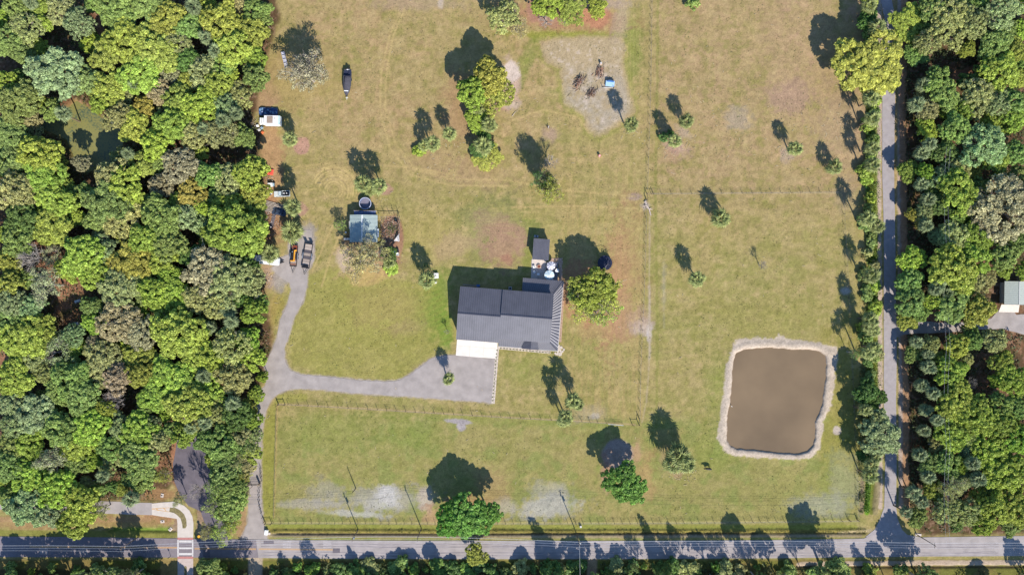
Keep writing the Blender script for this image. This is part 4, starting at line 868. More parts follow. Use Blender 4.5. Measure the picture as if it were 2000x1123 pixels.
def plane_roof(name, quad, th=.1, m=m_roof, seam=.68, parent=None, seamm=None, sw=.08, shh=.07, seams=True):
    """quad = ridge_a, ridge_b, eave_b, eave_a (as local 3d points); seams run from ridge to eave"""
    parent = parent or house; a, b, c, d = [Vector(q) for q in quad]
    nrm = (b-a).cross(d-a); up = nrm.z > 0
    pts = [a, b, c, d] if up else [a, d, c, b]
    o = MB().slab(pts, th).build(name, m, parent)
    if not seams: return o
    L = max((b-a).length, (c-d).length); n = int(L/seam); s = MB()
    for i in range(n+1):
        t = i/n; p = a.lerp(b, t); q = d.lerp(c, t); e = (b-a).normalized() if (b-a).length > .1 else (c-d).normalized(); w = e*sw*.5
        z = Vector((0, 0, shh)); z0 = Vector((0,0,.003))
        s.add([p-w+z0, p+w+z0, q+w+z0, q-w+z0, p-w+z, p+w+z, q+w+z, q-w+z], [(4,5,6,7),(0,1,5,4),(1,2,6,5),(2,3,7,6),(3,0,4,7),(7,6,5,4)][:5])
    s.build('standing_seam', seamm or m_seam, o, kind='stuff')
    return o
# walls
MB().box(.45,13.6,-16.3,-.45,0,4.85).build('garage_wall', m_wall, house)
MB().box(13.6,29.2,-15.3,-.45,0,5.1).build('house_wall', m_wall, house)
for nm, u, z0, sr, hr, s0, s1 in (('gable_wall',.45,4.85,8.5,2.2,.5,16.3),('gable_wall',29.0,5.1,7.9,2.1,.5,15.3)):
    MB().add([P3(u,s0,z0),P3(u,sr,z0+hr),P3(u,s1,z0),P3(u+.2,s0,z0),P3(u+.2,sr,z0+hr),P3(u+.2,s1,z0)],[(0,1,2),(5,4,3),(0,3,4,1),(1,4,5,2),(2,5,3,0)]).build(nm, m_wall, house)
# main roofs
plane_roof('north_roof_slope', [P3(0,8.5,7.3),P3(13.6,8.5,7.3),P3(13.6,0,4.95),P3(0,0,4.95)])
plane_roof('north_roof_slope', [P3(13.6,7.9,7.5),P3(29.7,7.9,7.5),P3(29.7,0,5.3),P3(13.6,0,5.3)])
plane_roof('garage_roof_slope', [P3(0,8.5,7.3),P3(13.58,8.5,7.3),P3(13.58,17.0,4.95),P3(0,17.0,4.95)])
plane_roof('main_roof_slope', [P3(13.6,7.9,7.5),P3(29.7,7.9,7.5),P3(29.7,15.7,5.35),P3(13.6,15.7,5.35)])
for u0, u1, s, z in ((0,13.55,8.5,7.34),(13.6,29.7,7.9,7.54)):
    MB().box(u0,u1,-s-.16,-s+.16,z-.03,z+.05).build('ridge_cap', m_ridge, house)
for u in (0,29.64):
    r = 8.5 if u == 0 else 7.9; e = 17 if u == 0 else 15.7; zr = 7.3 if u == 0 else 7.5; z0 = 4.95 if u == 0 else 5.3; z1 = 4.95 if u == 0 else 5.35
    MB().add([P3(u,0,z0+.05),P3(u,r,zr+.05),P3(u,e,z1+.05),P3(u+.06,0,z0+.05),P3(u+.06,r,zr+.05),P3(u+.06,e,z1+.05),P3(u,0,z0-.2),P3(u,r,zr-.2),P3(u,e,z1-.2),P3(u+.06,0,z0-.2),P3(u+.06,r,zr-.2),P3(u+.06,e,z1-.2)],
             [(0,3,4,1),(1,4,5,2),(0,1,7,6),(1,2,8,7),(3,9,10,4),(4,10,11,5),(6,7,10,9),(7,8,11,10)]).build('rake_trim', m_ridge, house)
# porch roofs
plane_roof('front_porch_roof', [P3(13.5,15.75,3.45),P3(29.7,15.75,3.45),P3(32.55,18.2,2.85),P3(13.5,18.2,2.85)])
plane_roof('rear_porch_roof', [P3(29.7,0,3.45),P3(19.7,0,3.45),P3(19.7,-4.3,2.85),P3(32.6,-4.3,2.85)])
# side porch: each panel a part
n = 20; zi, zo = 3.45, 2.85
for i in range(n):
    t0, t1 = i/n, (i+1)/n; a0, a1 = 0+15.7*t0, 0+15.7*t1
    b0, b1 = -4.3+22.5*t0, -4.3+22.5*t1; g = .025
    pn = MB().slab([P3(29.75,a1-g*.5,zi),P3(32.6,b1-g,zo),P3(32.6,b0+g,zo),P3(29.75,a0+g*.5,zi)], .08).build('side_porch_panel', m_roof, house)
    e = Vector((0,1,0))*.09; p, q = Vector(P3(29.75,a0,zi)), Vector(P3(32.6,b0,zo)); z = Vector((0,0,.07))
    MB().add([p-e,p+e,q+e,q-e,p-e+z,p+e+z,q+e+z,q-e+z],[(4,7,6,5),(0,4,5,1),(1,5,6,2),(2,6,7,3),(3,7,4,0)]).build('panel_rib', m_seaml, pn)
for a, b in ((P3(29.75,0,3.5),P3(32.6,-4.3,2.9)),(P3(29.75,15.72,3.5),P3(32.55,18.2,2.9))):
    MB().tube([a, b], .09, 4).build('hip_cap', m_ridge, house)
MB().box(13.5,32.6,-18.36,-18.22,2.72,2.84).build('gutter', m_trim, house); MB().box(32.62,32.76,-18.2,4.3,2.72,2.84).build('gutter', m_trim, house)
# entry gable
plane_roof('entry_gable_slope', [P3(23.8,15.8,4.35),P3(23.8,18.3,4.35),P3(21.05,18.3,3.15),P3(21.6,15.8,3.4)], seam=.4)
plane_roof('entry_gable_slope', [P3(23.8,15.8,4.35),P3(23.8,18.3,4.35),P3(26.5,18.3,3.15),P3(26.0,15.8,3.4)], seam=.4)
MB().box(23.72,23.88,-18.3,-15.8,4.36,4.42).build('ridge_cap', m_ridge, house)
MB().add([P3(21.2,18.25,3.05),P3(23.8,18.25,4.25),P3(26.4,18.25,3.05),P3(21.2,18.15,3.05),P3(23.8,18.15,4.25),P3(26.4,18.15,3.05)],[(0,2,1),(3,4,5),(0,1,4,3),(1,2,5,4),(2,0,3,5)]).build('gable_wall', m_wall, house)
for u, s in [(13.8,18),(17,18),(20.4,18),(21.3,18),(26.3,18),(29.5,18),(32.3,18),(32.3,13),(32.3,8),(32.3,3),(32.3,-1),(32.3,-4),(28,-4),(24,-4),(20,-4)]:
    MB().box(u-.1,u+.1,-s-.1,-s+.1,0,2.8).build('porch_post', m_trim, house)
MB().box(13.5,32.6,-18.2,-15.35,0,.18).build('porch_floor', m_slab, house); MB().box(29.25,32.6,-15.3,4.2,0,.179).build('porch_floor', m_slab, house); MB().box(19.8,29.2,-.4,4.2,0,.178).build('porch_floor', m_slab, house)
for u in (1.2,6.9):
    g = MB().box(u,u+5.0,-16.36,-16.3,0,2.9).build('garage_door', m_trim, house)
MB().box(23.2,24.3,-15.36,-15.3,.18,2.4).build('front_door', mat('door_dark',(.06,.04,.03),.5), house)
for u in (15.5,19,27.2): 
    w = MB().box(u,u+1.6,-15.37,-15.3,1.0,2.5).build('window', m_trim, house); MB().box(u+.1,u+1.5,-15.39,-15.37,1.1,2.4).build('window_pane', m_glass, w)
for u in (3,8,15): 
    w = MB().box(u,u+1.4,-.45,-.38,1.2,2.5).build('window', m_trim, house); MB().box(u+.1,u+1.3,-.38,-.36,1.3,2.4).build('window_pane', m_glass, w)
for s in (3,8,13):
    w = MB().box(29.2,29.27,-s-1.4,-s,1.2,2.5).build('window', m_trim, house); MB().box(29.27,29.29,-s-1.3,-s-.1,1.3,2.4).build('window_pane', m_glass, w)
# apron slab, each poured panel a part
apron = thing('concrete_apron', 'pale concrete garage apron between the big house and the gravel parking', 'driveway', (ROOTH.x, ROOTH.y, 0), math.radians(-4.6))
for i in range(3):
    for j in range(2):
        MB().box(-.1+i*4.43,-.1+(i+1)*4.43-.03,-22.6+j*3.3,-22.6+(j+1)*3.3-.03,-.2,.07).build('concrete_panel', m_apron, apron)
# walkway around the front with stepping pavers and small shrubs
def hw(u, s, z=0): 
    M = house.matrix_basis if False else Matrix.Translation(house.location) @ Matrix.Rotation(math.radians(-4.6), 4, 'Z')
    return M @ Vector((u, -s, z))
def stone_strip(root, pts, w, step, m, nm='paver'):
    k = 0
    for (ax, ay), (bx, by) in zip(pts[:-1], pts[1:]):
        a, b = W(ax, ay), W(bx, by); d = b-a; L = d.length; nn = max(1, int(L/step)); ang = math.atan2(d.y, d.x)
        for i in range(nn):
            for j in (-1, 1):
                c = a+d*((i+.5)/nn); M = Matrix.Translation((c.x, c.y, 0)) @ Matrix.Rotation(ang+rnd.uniform(-.02,.02), 4, 'Z') @ Matrix.Translation((0, j*w*.25, 0))
                s = L/nn*.5-.03; t = w*.25-.03
                MB().box(-s, s, -t, t, -.1, .05+rnd.uniform(0,.02), M=M).build(nm, m, root); k += 1
    return k
walk = thing('paved_walk', 'pale stone walk edging the gravel parking down from the big house', 'walkway'); stone_strip(walk, [(972,676),(969,710),(966,750),(963,788)], 1.15, 1.0, m_walk)
walk2 = thing('paved_walk', 'pale stone bed running along the front porch of the big house', 'walkway'); stone_strip(walk2, [(973,679),(1030,684),(1075,688.5)], .9, 1.0, m_walk)
walk3 = thing('stone_patch', 'fan of pale stones at the lower right corner of the big house', 'paving')
for i in range(46):
    t = rnd.random(); x = 1084+16*t+rnd.uniform(-5,5)*(1-t*.3); y = 676+rnd.uniform(-2,16)+t*2
    if x > 1104-abs(y-682)*.8 or x < 1078: continue
    p = W(x, y); MB().box(-.38,.38,-.3,.3,-.1,.06+rnd.uniform(0,.03),M=Matrix.Translation(p) @ Matrix.Rotation(rnd.uniform(0,3),4,'Z'), taper=.03).build('stone', m_walk, walk3)
walk4 = thing('paved_walk', 'narrow tan stone walk along the right side porch of the big house', 'walkway'); stone_strip(walk4, [(1100,553),(1098,600),(1094,668)], .8, 1.0, m_paver)
for i in range(15):
    x, y = 970.5-i*.62+rnd.uniform(-.4,.4), 684+i*7.0; p = W(x, y)
    r = thing('bedding_plant', None, 'plant', p, rnd.random()*6, 'small plants along the pale stone walk'); part(None, r, mesh=PROTO['shrub', i % 3][0], name='leaves', scale=(.11,.11,.08), color=(.24,.27,.13,1))
    pend(r, 'small dark bedding plant', x, y)
for i in range(17):
    x, y = 978+i*6.3, 679.5+i*.62; p = W(x, y)
    r = thing('bedding_plant', None, 'plant', p, rnd.random()*6, 'small plants along the front porch'); part(None, r, mesh=PROTO['shrub', i % 3][0], name='leaves', scale=(.10,.10,.08), color=(.22,.26,.12,1))
    pend(r, 'small bedding plant', x, y)
# patio
patio = thing('patio', 'pale concrete patio and grey deck between the small rear cabin and the big house', 'patio')
def psheet(poly, z, m, nm, th=.25): return sheet(nm, poly, z, m, th=th, parent=patio)
for i in range(2):
    for j in range(3):
        x0, x1 = 1038.5+i*14.2, 1038.5+(i+1)*14.2-.2; y0, y1 = 506+j*13.5, 506+(j+1)*13.5-.2
        psheet([(x0-(y0-506)*.04,y0),(x1-(y0-506)*.04,y0),(x1-(y1-506)*.04,y1),(x0-(y1-506)*.04,y1)], .1, m_slab, 'concrete_panel')
for i in range(12):
    psheet([(1067.3+i*1.9,512),(1067.3+i*1.9+1.75,512),(1066.3+i*1.9+1.75,548),(1066.3+i*1.9,548)], .14, m_deck, 'deck_board')
for k in range(150):
    a = k/150
    if k < 60: x, y = 1074+rnd.uniform(0,24), 505+rnd.uniform(0,7)
    else: x, y = 1094+rnd.uniform(-3,4), 512+(k-60)/90*38
    p = W(x, y); MB().box(-.26,.26,-.16,.16,-.1,.05+rnd.uniform(0,.03),M=Matrix.Translation(p) @ Matrix.Rotation(rnd.choice((0,1.57))+rnd.uniform(-.15,.15),4,'Z')).build('paver', m_paver, patio)
def umbrella(px, py, r, ca, cb, label, half=True):
    p = W(px, py, 2.4); root = thing('patio_umbrella', label, 'umbrella', (p.x, p.y, 0), rnd.random(), 'patio umbrellas')
    MB().cyl(0,0,.12,2.55,.03,n=8).build('pole', m_steel, root); MB().cyl(0,0,.12,.24,.3,.26,n=16).build('base', m_blk, root)
    n = 16
    for i in range(n):
        a0, a1 = 2*math.pi*i/n, 2*math.pi*(i+1)/n; z = 2.02
        MB().slab([(0,0,2.55),(r*math.cos(a0),r*math.sin(a0),z),(r*math.cos(a1),r*math.sin(a1),z)], .02).build('canopy_panel', ca if i % 2 else cb, root)
    MB().cyl(0,0,2.52,2.64,.06,.02,n=8).build('finial', m_whp, root)
m_ug = mat('umbrella_grey', (.24,.24,.30), .8); m_uw = mat('umbrella_white', (.66,.64,.68), .8); m_ub = mat('umbrella_blue', (.42,.55,.60), .8); m_uc = mat('umbrella_cream', (.70,.74,.70), .8)
umbrella(1076.3, 519, 1.4, m_uw, m_ug, 'grey and white striped patio umbrella nearer the rear cabin')
umbrella(1073, 537.5, 1.6, m_uc, m_ub, 'pale blue and white striped patio umbrella nearer the big house')
def round_table(px, py, r, m, label):
    p = W(px, py, .75); root = thing('round_table', label, 'table', (p.x, p.y, 0)); MB().cyl(0,0,.71,.76,r,n=24).build('tabletop', m, root); MB().cyl(0,0,.15,.7,.05,n=8).build('pedestal', m_steel, root); MB().cyl(0,0,.14,.18,.3,.25,n=12).build('foot', m_steel, root)
round_table(1088, 528.5, .62, m_whp, 'round white table on the deck right of the umbrellas')
def chair(px, py, rot, m, label):
    p = W(px, py, .3); root = thing('patio_chair', label, 'chair', (p.x, p.y, .1), rot, 'patio chairs')
    MB().box(-.35,.35,-.35,.35,.38,.45).build('seat', m, root); MB().box(-.35,.35,.3,.37,.45,1.0).build('backrest', m, root)
    for sx in (-1,1):
        for sy in (-1,1): MB().box(sx*.3-.025,sx*.3+.025,sy*.3-.025,sy*.3+.025,0,.38).build('leg', m, root)
        MB().box(sx*.36-.04,sx*.36+.04,-.3,.32,.62,.67).build('armrest', m, root)
chair(1043.5, 531.5, .7, m_whp, 'white patio chair turned diagonally on the shaded concrete'); chair(1051.3, 535.5, 3.14, m_whp, 'white patio chair facing the big house on the shaded concrete')
chair(1085.5, 524.5, 1.2, mat('dark_chair',(.06,.05,.05),.6), 'dark chair behind the round white table'); 
p = W(1043, 521.5); t = thing('side_table', 'small white square table at the left edge of the patio', 'table', (p.x,p.y,.1), .1); MB().box(-.4,.4,-.4,.4,.5,.56).build('tabletop', m_whp, t); MB().box(-.05,.05,-.05,.05,0,.5).build('leg', m_whp, t); MB().cyl(.05,.05,.56,.66,.16,n=10).build('bowl', m_blk, t)
p = W(1079.8, 547.8, .4); t = thing('cooler', 'white cooler box at the lower edge of the deck', 'cooler', (p.x,p.y,.14), -.2); MB().box(-.4,.4,-.25,.25,0,.38).build('body', m_whp, t); MB().box(-.42,.42,-.27,.27,.38,.46).build('lid', m_whp, t)
p = W(1052.4, 520.5); t = thing('fire_pit', 'round brick fire pit with rust coloured logs on the patio', 'fire pit', (p.x,p.y,.1))
for i in range(10): MB().box(-.17,.17,-.11,.11,0,.38,M=Matrix.Rotation(i*math.pi/5,4,'Z') @ Matrix.Translation((0,.55,0))).build('stone', m_paver, t)
m_rust = mat('rust', A(168,84,60), .9, noise=.3, nscale=6)
for i in range(4): MB().tube([(-.4,0,.25+.08*i),(.4,.05,.28+.08*i)], .07, 6).build('log', m_rust, t).rotation_euler = (0,0,i*.8)
# rear cabin
def gable_small(nm, label, cat, corners, zr, ze, m, wallm, ridge_dir, seam=.45, seamm=None, seamw=.05):
    pass
pc = W(1043, 465.4, 3.0); cabin = thing('cabin', 'small rear cabin with low dark metal roof above the patio', 'cabin', (pc.x, pc.y, 0), math.radians(-4.2))
MB().box(.25,4.8,-6.5,-.25,0,2.55).build('wall', m_wall, cabin)
plane_roof('roof', [P3(0,6.8,3.25),P3(5.1,6.8,3.25),P3(5.1,0,2.75),P3(0,0,2.75)], parent=cabin, seam=.4)
MB().box(1.8,2.8,-6.56,-6.5,0,2.1).build('door', m_trim, cabin); w = MB().box(3.4,4.4,-6.56,-6.5,1,2).build('window', m_trim, cabin); MB().box(3.5,4.3,-6.58,-6.56,1.1,1.9).build('window_pane', m_glass, w)
def ac(px, py, z, label, rot=0, sx=.45, sy=.45, h=.8):
    p = W(px, py, h); t = thing('ac_unit', label, 'air conditioner', (p.x, p.y, 0), rot); MB().box(-sx-.1,sx+.1,-sy-.1,sy+.1,0,.08).build('pad', m_slab, t); MB().box(-sx,sx,-sy,sy,.08,h).build('casing', m_steel, t); MB().cyl(0,0,h,h+.04,min(sx,sy)*.8,n=16).build('fan_grille', m_blk, t); return t
ac(1047.5, 461.5, .8, 'air conditioning unit behind the small rear cabin', -.07, .6, .3); ac(996.5, 563.3, .8, 'air conditioning unit by the shaded back wall of the big house', -.07); 
p = W(920, 557.5, .5); t = thing('bench', 'grey bench by the upper left back wall of the big house', 'bench', (p.x,p.y,0), -.08); MB().box(-2.6,2.2,-.25,.25,.4,.48).build('seat', m_wood, t)
for x in (-2.3,-.2,1.9): MB().box(x-.05,x+.05,-.2,.2,0,.4).build('leg', m_wood, t)
p = W(934, 558, .6); t = thing('storage_bin', 'blue lidded bin beside the bench behind the big house', 'bin', (p.x,p.y,0), -.08); m_blue = mat('blue_plastic', (.04,.12,.30), .5); MB().box(-.5,.5,-.35,.35,0,.75,taper=.02).build('body', m_blue, t); MB().box(-.53,.53,-.38,.38,.75,.85).build('lid', m_blue, t)
p = W(851.5, 538.5, .8); t = thing('well_pump_house', 'small white pump box beside the palms left of the big house', 'pump house', (p.x,p.y,0), .05); MB().box(-.7,.7,-.75,.75,0,.7).build('body', m_whp, t); MB().box(-.8,.8,-.85,.85,.7,.8,taper=.05).build('lid', m_whp, t); MB().box(-.15,.15,-.15,.15,.8,.95).build('vent', m_steel, t)
p = W(851.5, 552); t = thing('water_softener', 'white tank and pipes just below the small pump box', 'tank', (p.x,p.y,0)); MB().cyl(0,0,0,1.1,.28,n=12).build('tank', m_whp, t); MB().tube([(0,0,1.1),(0,.3,1.3),(.4,.4,1.0),(.4,.4,0)], .05, 6).build('pipe', m_whp, t)
# dark trampoline in the tree's shade
def trampoline(px, py, r, label):
    p = W(px, py, .9); t = thing('trampoline', label, 'trampoline', (p.x, p.y, 0)); MB().cyl(0,0,.86,.88,r*.86,n=32).build('mat', m_navy, t); MB().ring(0,0,.85,.93,r,r*.84,n=32).build('edge_pad', mat('pad_navy',(.012,.018,.05),.5), t)
    for i in range(6):
        a = i*math.pi/3; MB().tube([(r*math.cos(a),r*math.sin(a),0),(r*math.cos(a),r*math.sin(a),2.6)], .035, 6).build('net_pole', m_blk, t)
    MB().ring(0,0,2.5,2.56,r+.03,r-.03,n=32).build('net_ring', m_blk, t)
trampoline(1181.5, 513.5, 2.35, 'round dark trampoline in shade above the big green tree')
# ------------------------------------------------------------------ green roofed shed with pen and tank
m_green = mat('mint_metal', A(196,210,204), .5, noise=.07, nscale=1.2, spec=.5); m_greend = mat('mint_rib', A(168,186,180), .5, noise=.05)
ps = W(713.6, 448); shed = thing('shed', 'shed with pale mint green ribbed metal roof and white ridge in the yard', 'shed', (ps.x, ps.y, 0), math.radians(-.3))
MB().box(-4.1,4.0,-4.0,4.1,0,2.4).build('wall', m_wallg, shed)
zr, ze = 3.35, 2.6; a = 4.38/1.012
plane_roof('roof_slope', [(0-.35,a,zr),(0-.35,-a,zr),(-4.45,-a,ze),(-4.45,a,ze)], parent=shed, m=m_green, seamm=m_greend, seam=.42, sw=.09)
plane_roof('roof_slope', [(0-.35,a,zr),(0-.35,-a,zr),(4.45,-a,ze),(4.45,a,ze)], parent=shed, m=m_green, seamm=m_greend, seam=.42, sw=.11)
MB().box(-.5,-.2,-a,a,zr+.06,zr+.12).build('ridge_cap', m_whp, shed)
MB().box(4.45,4.85,-2.7,0,2.35,2.45).build('side_awning', m_whp, shed); MB().box(-4.75,-4.45,-.1,2.4,2.35,2.45).build('side_awning', m_trim, shed)
MB().box(-1.2,1.2,-4.06,-4.0,0,2.2).build('door', m_trim, shed)
fr = MB()
for z in (2.1,): 
    for i in range(9): MB().box(-3.2+i*.78,-2.5+i*.78,4.4,5.9,z,z+.04+.02*(i%2)).build('lean_to_panel', mat('lean_panel',(.10,.13,.22),.35,noise=.15), shed)
for x in (-3.3,-.2,3.6): MB().box(x-.06,x+.06,5.8,5.92,0,2.15).build('lean_to_post', m_whp, shed)
MB().box(-3.4,3.7,5.75,5.85,2.16,2.24).build('lean_to_beam', m_wood, shed)
pt = W(713.3, 397.5, 1.3); t = thing('round_tank', 'round open topped water tank with pale rim above the green shed', 'tank', (pt.x, pt.y, 0))
MB().ring(0,0,0,1.35,1.88,1.80,n=36).build('tank_wall', mat('tank_blue',(.05,.09,.20),.5,noise=.1), t); MB().ring(0,0,1.35,1.42,1.95,1.76,n=36).build('rim', mat('pale_rim',(.42,.44,.52),.5), t); MB().cyl(0,0,.1,.42,1.79,n=36).build('water', mat('tank_water',(.17,.16,.20),.15,noise=.1,nscale=1), t)
pen = thing('garden_pen', 'small garden pen of posts and wire with dark soil right of the green shed', 'pen')
def post_line(root, pts, sp, h, r=.06, m=None, wires=3, nm='post', skipfirst=False, wr=.012):
    m = m or m_post; prev = None
    for (ax, ay), (bx, by) in zip(pts[:-1], pts[1:]):
        L = math.hypot(bx-ax, by-ay); n = max(1, round(L/sp))
        for i in range(n+1):
            if i == 0 and (prev is not None or skipfirst): continue
            x, y = ax+(bx-ax)*i/n, ay+(by-ay)*i/n; p = W(x, y); k = rnd.uniform(-.03,.03)
            o = bpy.data.objects.new(nm, post_mesh(h, r, m)); C.objects.link(o); o.parent = root; o.location = (p.x+rnd.uniform(-.05,.05), p.y+rnd.uniform(-.05,.05), -.1); o.rotation_euler = (k, rnd.uniform(-.03,.03), rnd.random()); o.scale = (1,1,rnd.uniform(.94,1.05))
        prev = True
        for w in range(wires):
            z = h*(.25+.7*w/max(1, wires-1)) if wires > 1 else h*.95; a, b = W(ax, ay), W(bx, by)
            MB().tube([(a.x,a.y,z),(b.x,b.y,z)], wr, 4).build('wire', m_wire, root)
PM = {}
def post_mesh(h, r, m):
    k = (h, r, m.name)
    if k not in PM:
        b = MB().cyl(0,0,0,h+.1,r,r*.9,n=7); me = bpy.data.meshes.new('post'); me.from_pydata(b.v, [], b.f); me.materials.append(m); me.update(); PM[k] = me
    return PM[k]
post_line(pen, [(740,416.5),(761,417.5),(778.5,415.5),(781,425),(781.5,447),(780,470)], 9, 1.9, .07, m_blk, 2)
MB().box(0,7.0,-.04,.04,1.5,1.58,M=Matrix.Translation(W(741,424.3)) @ Matrix.Rotation(-.02,4,'Z')).build('top_rail', m_wood, pen)
MB().box(0,7.4,-.04,.04,1.5,1.58,M=Matrix.Translation(W(781.6,424.5)) @ Matrix.Rotation(-1.57,4,'Z')).build('top_rail', m_wood, pen)
p = W(773, 430.2, .4); t = thing('stock_trough', 'round dark tub inside the upper right corner of the garden pen', 'tub', (p.x,p.y,0)); MB().ring(0,0,0,.55,.5,.43,n=20).build('tub_wall', m_blk, t); MB().cyl(0,0,.05,.3,.42,n=20).build('water', mat('tub_water',(.03,.05,.05),.1), t)
p = W(777.5, 465.5); t = thing('tarp', 'small grey white triangular tarp at the lower right of the garden pen', 'tarp', (p.x,p.y,0)); MB().slab([(.6,-1.1,.9),(.7,1.6,1.5),(-1.3,-.9,.5)], .03).build('sheet', mat('tarp_pale',(.5,.48,.47),.8), t); MB().cyl(.7,1.6,0,1.6,.04,n=6).build('prop_pole', m_wood, t)
brush_pts = []
for i in range(700):
    brush_pts.append((rnd.uniform(744,780), rnd.uniform(426,474), rnd.uniform(0,.35)))
scatter('garden_litter', brush_pts, .22, (.30,.24,.19), 601, 'dry weeds and rubble inside the garden pen', 'litter')
scatter('garden_weeds', [(rnd.gauss(766,6), rnd.gauss(448,7), rnd.uniform(0,.4)) for _ in range(260)], .2, (.12,.15,.05), 602, 'green weeds growing inside the garden pen', 'weeds')
p = W(678, 467, .5); t = thing('chest_freezer', 'long pale box left of the green shed', 'freezer', (p.x,p.y,0)); MB().box(-1.0,1.0,-.3,.3,0,.7).build('body', m_trim, t); MB().box(-1.02,1.02,-.32,.32,.7,.78).build('lid', m_trim, t)
p = W(675.3, 454, .5); t = thing('bucket', 'white bucket in shade left of the green shed', 'bucket', (p.x,p.y,0)); MB().cyl(0,0,0,.45,.22,.28,n=12,cap=True).build('body', m_whp, t); MB().ring(0,0,.45,.48,.3,.26,n=12).build('rim', m_whp, t)
def ride_mower(px, py, rot, label, body, hoodc):
    p = W(px, py, .6); t = thing('riding_mower', label, 'mower', (p.x,p.y,0), rot)
    MB().box(-.95,-.1,-.42,.42,.35,.85,taper=.08).build('hood', hoodc, t); MB().box(-.1,.9,-.48,.48,.35,.5).build('chassis', body, t); MB().box(.1,.55,-.28,.28,.55,.7).build('seat', m_blk, t); MB().box(.5,.6,-.28,.28,.7,1.1).build('seat_back', m_blk, t)
    MB().box(-.35,.35,-.7,.7,.12,.3).build('mower_deck', body, t); MB().tube([(-.1,0,.8),(.08,0,1.05)], .03, 6).build('steering_column', m_blk, t)
    for x, y, r in ((-.7,.5,.22),(-.7,-.5,.22),(.55,.5,.32),(.55,-.5,.32)): MB().add(*wheel(r,.2)).build('wheel', m_tyre, t, loc=(x,y,r))
    return t
def wheel(r, w, n=14):
    vs = [(r*math.cos(2*math.pi*i/n), -w/2, r*math.sin(2*math.pi*i/n)) for i in range(n)]+[(r*math.cos(2*math.pi*i/n), w/2, r*math.sin(2*math.pi*i/n)) for i in range(n)]
    return vs, [tuple(range(n)), tuple(range(2*n-1,n-1,-1))]+[(i, n+i, n+(i+1)%n, (i+1)%n) for i in range(n)]
ride_mower(773.5, 490, .2, 'navy and white riding mower right of the bare tree by the shed', m_navy, m_blue)
p = W(776, 496.5, .4); t = thing('white_basin', 'white basin on the ground just below the riding mower', 'basin', (p.x,p.y,0)); MB().ring(0,0,0,.35,.55,.48,n=16).build('rim', m_whp, t); MB().cyl(0,0,.03,.1,.5,n=16).build('base', m_whp, t)
# ------------------------------------------------------------------ vehicles and clutter at the wood edge
m_silver = mat('silver_blue_paint', (.40,.47,.50), .35, noise=.05, spec=.6); m_silv2 = mat('silver_hood', (.50,.53,.53), .35, noise=.06, spec=.6)
def pickup():
    p = W(550.3, 378.5, 1.0); t = thing('pickup_truck', 'silver blue pickup with two black rimmed wheels in its bed beside the woods', 'pickup', (p.x,p.y,0), math.radians(2))
    MB().box(-2.55,2.55,-.92,.92,.35,.95,taper=.04).build('body', m_silver, t); MB().box(-2.5,-1.05,-.88,.88,.95,1.12,taper=.08).build('hood', m_silv2, t)
    MB().box(-.95,.1,-.8,.8,.95,1.72,taper=.12).build('cab_roof', m_silver, t)
    MB().add([(-1.25,-.78,1.06),(-1.25,.78,1.06),(-.84,.66,1.69),(-.84,-.66,1.69)],[(0,3,2,1)]).build('windshield', m_glass, t); MB().add([(.14,-.72,1.1),(.14,.72,1.1),(.03,.64,1.66),(.03,-.64,1.66)],[(0,1,2,3)]).build('rear_window', m_glass, t)
    for y in (-.835,.80): MB().box(-.75,-.05,y,y+.03,1.05,1.5).build('side_window', m_glass, t)
    MB().box(.2,2.45,-.78,.78,.952,.975).build('bed_floor', m_blk, t)
    for y in (-.92,.80): MB().box(.15,2.55,y,y+.12,.95,1.3).build('bed_side', m_silv2, t)
    MB().box(2.45,2.56,-.8,.8,.95,1.28).build('tailgate', m_silver, t)
    for x in (-1.65,1.6):
        for y in (-.85,.85): 
            w = MB().add(*wheel(.38,.24)).build('wheel', m_tyre, t, loc=(x,y,.38)); MB().add(*wheel(.2,.26)).build('rim', m_steel, w)
    for y in (-.6,.6): MB().box(-2.58,-2.53,y-.16,y+.16,.7,.85).build('headlight', m_whp, t)
    for x in (.8,1.7):
        s = thing('spare_wheel', 'black tyre with silver rim in the pickup bed, '+('nearer the cab' if x < 1 else 'nearer the tailgate'), 'wheel', (p.x+x, p.y+.02+x*.03, .98), 0, 'spare wheels in the pickup bed'); MB().ring(0,0,0,.28,.48,.22,n=20).build('tyre', m_tyre, s); MB().cyl(0,0,.05,.24,.25,n=14).build('rim', m_whp, s)
pickup()
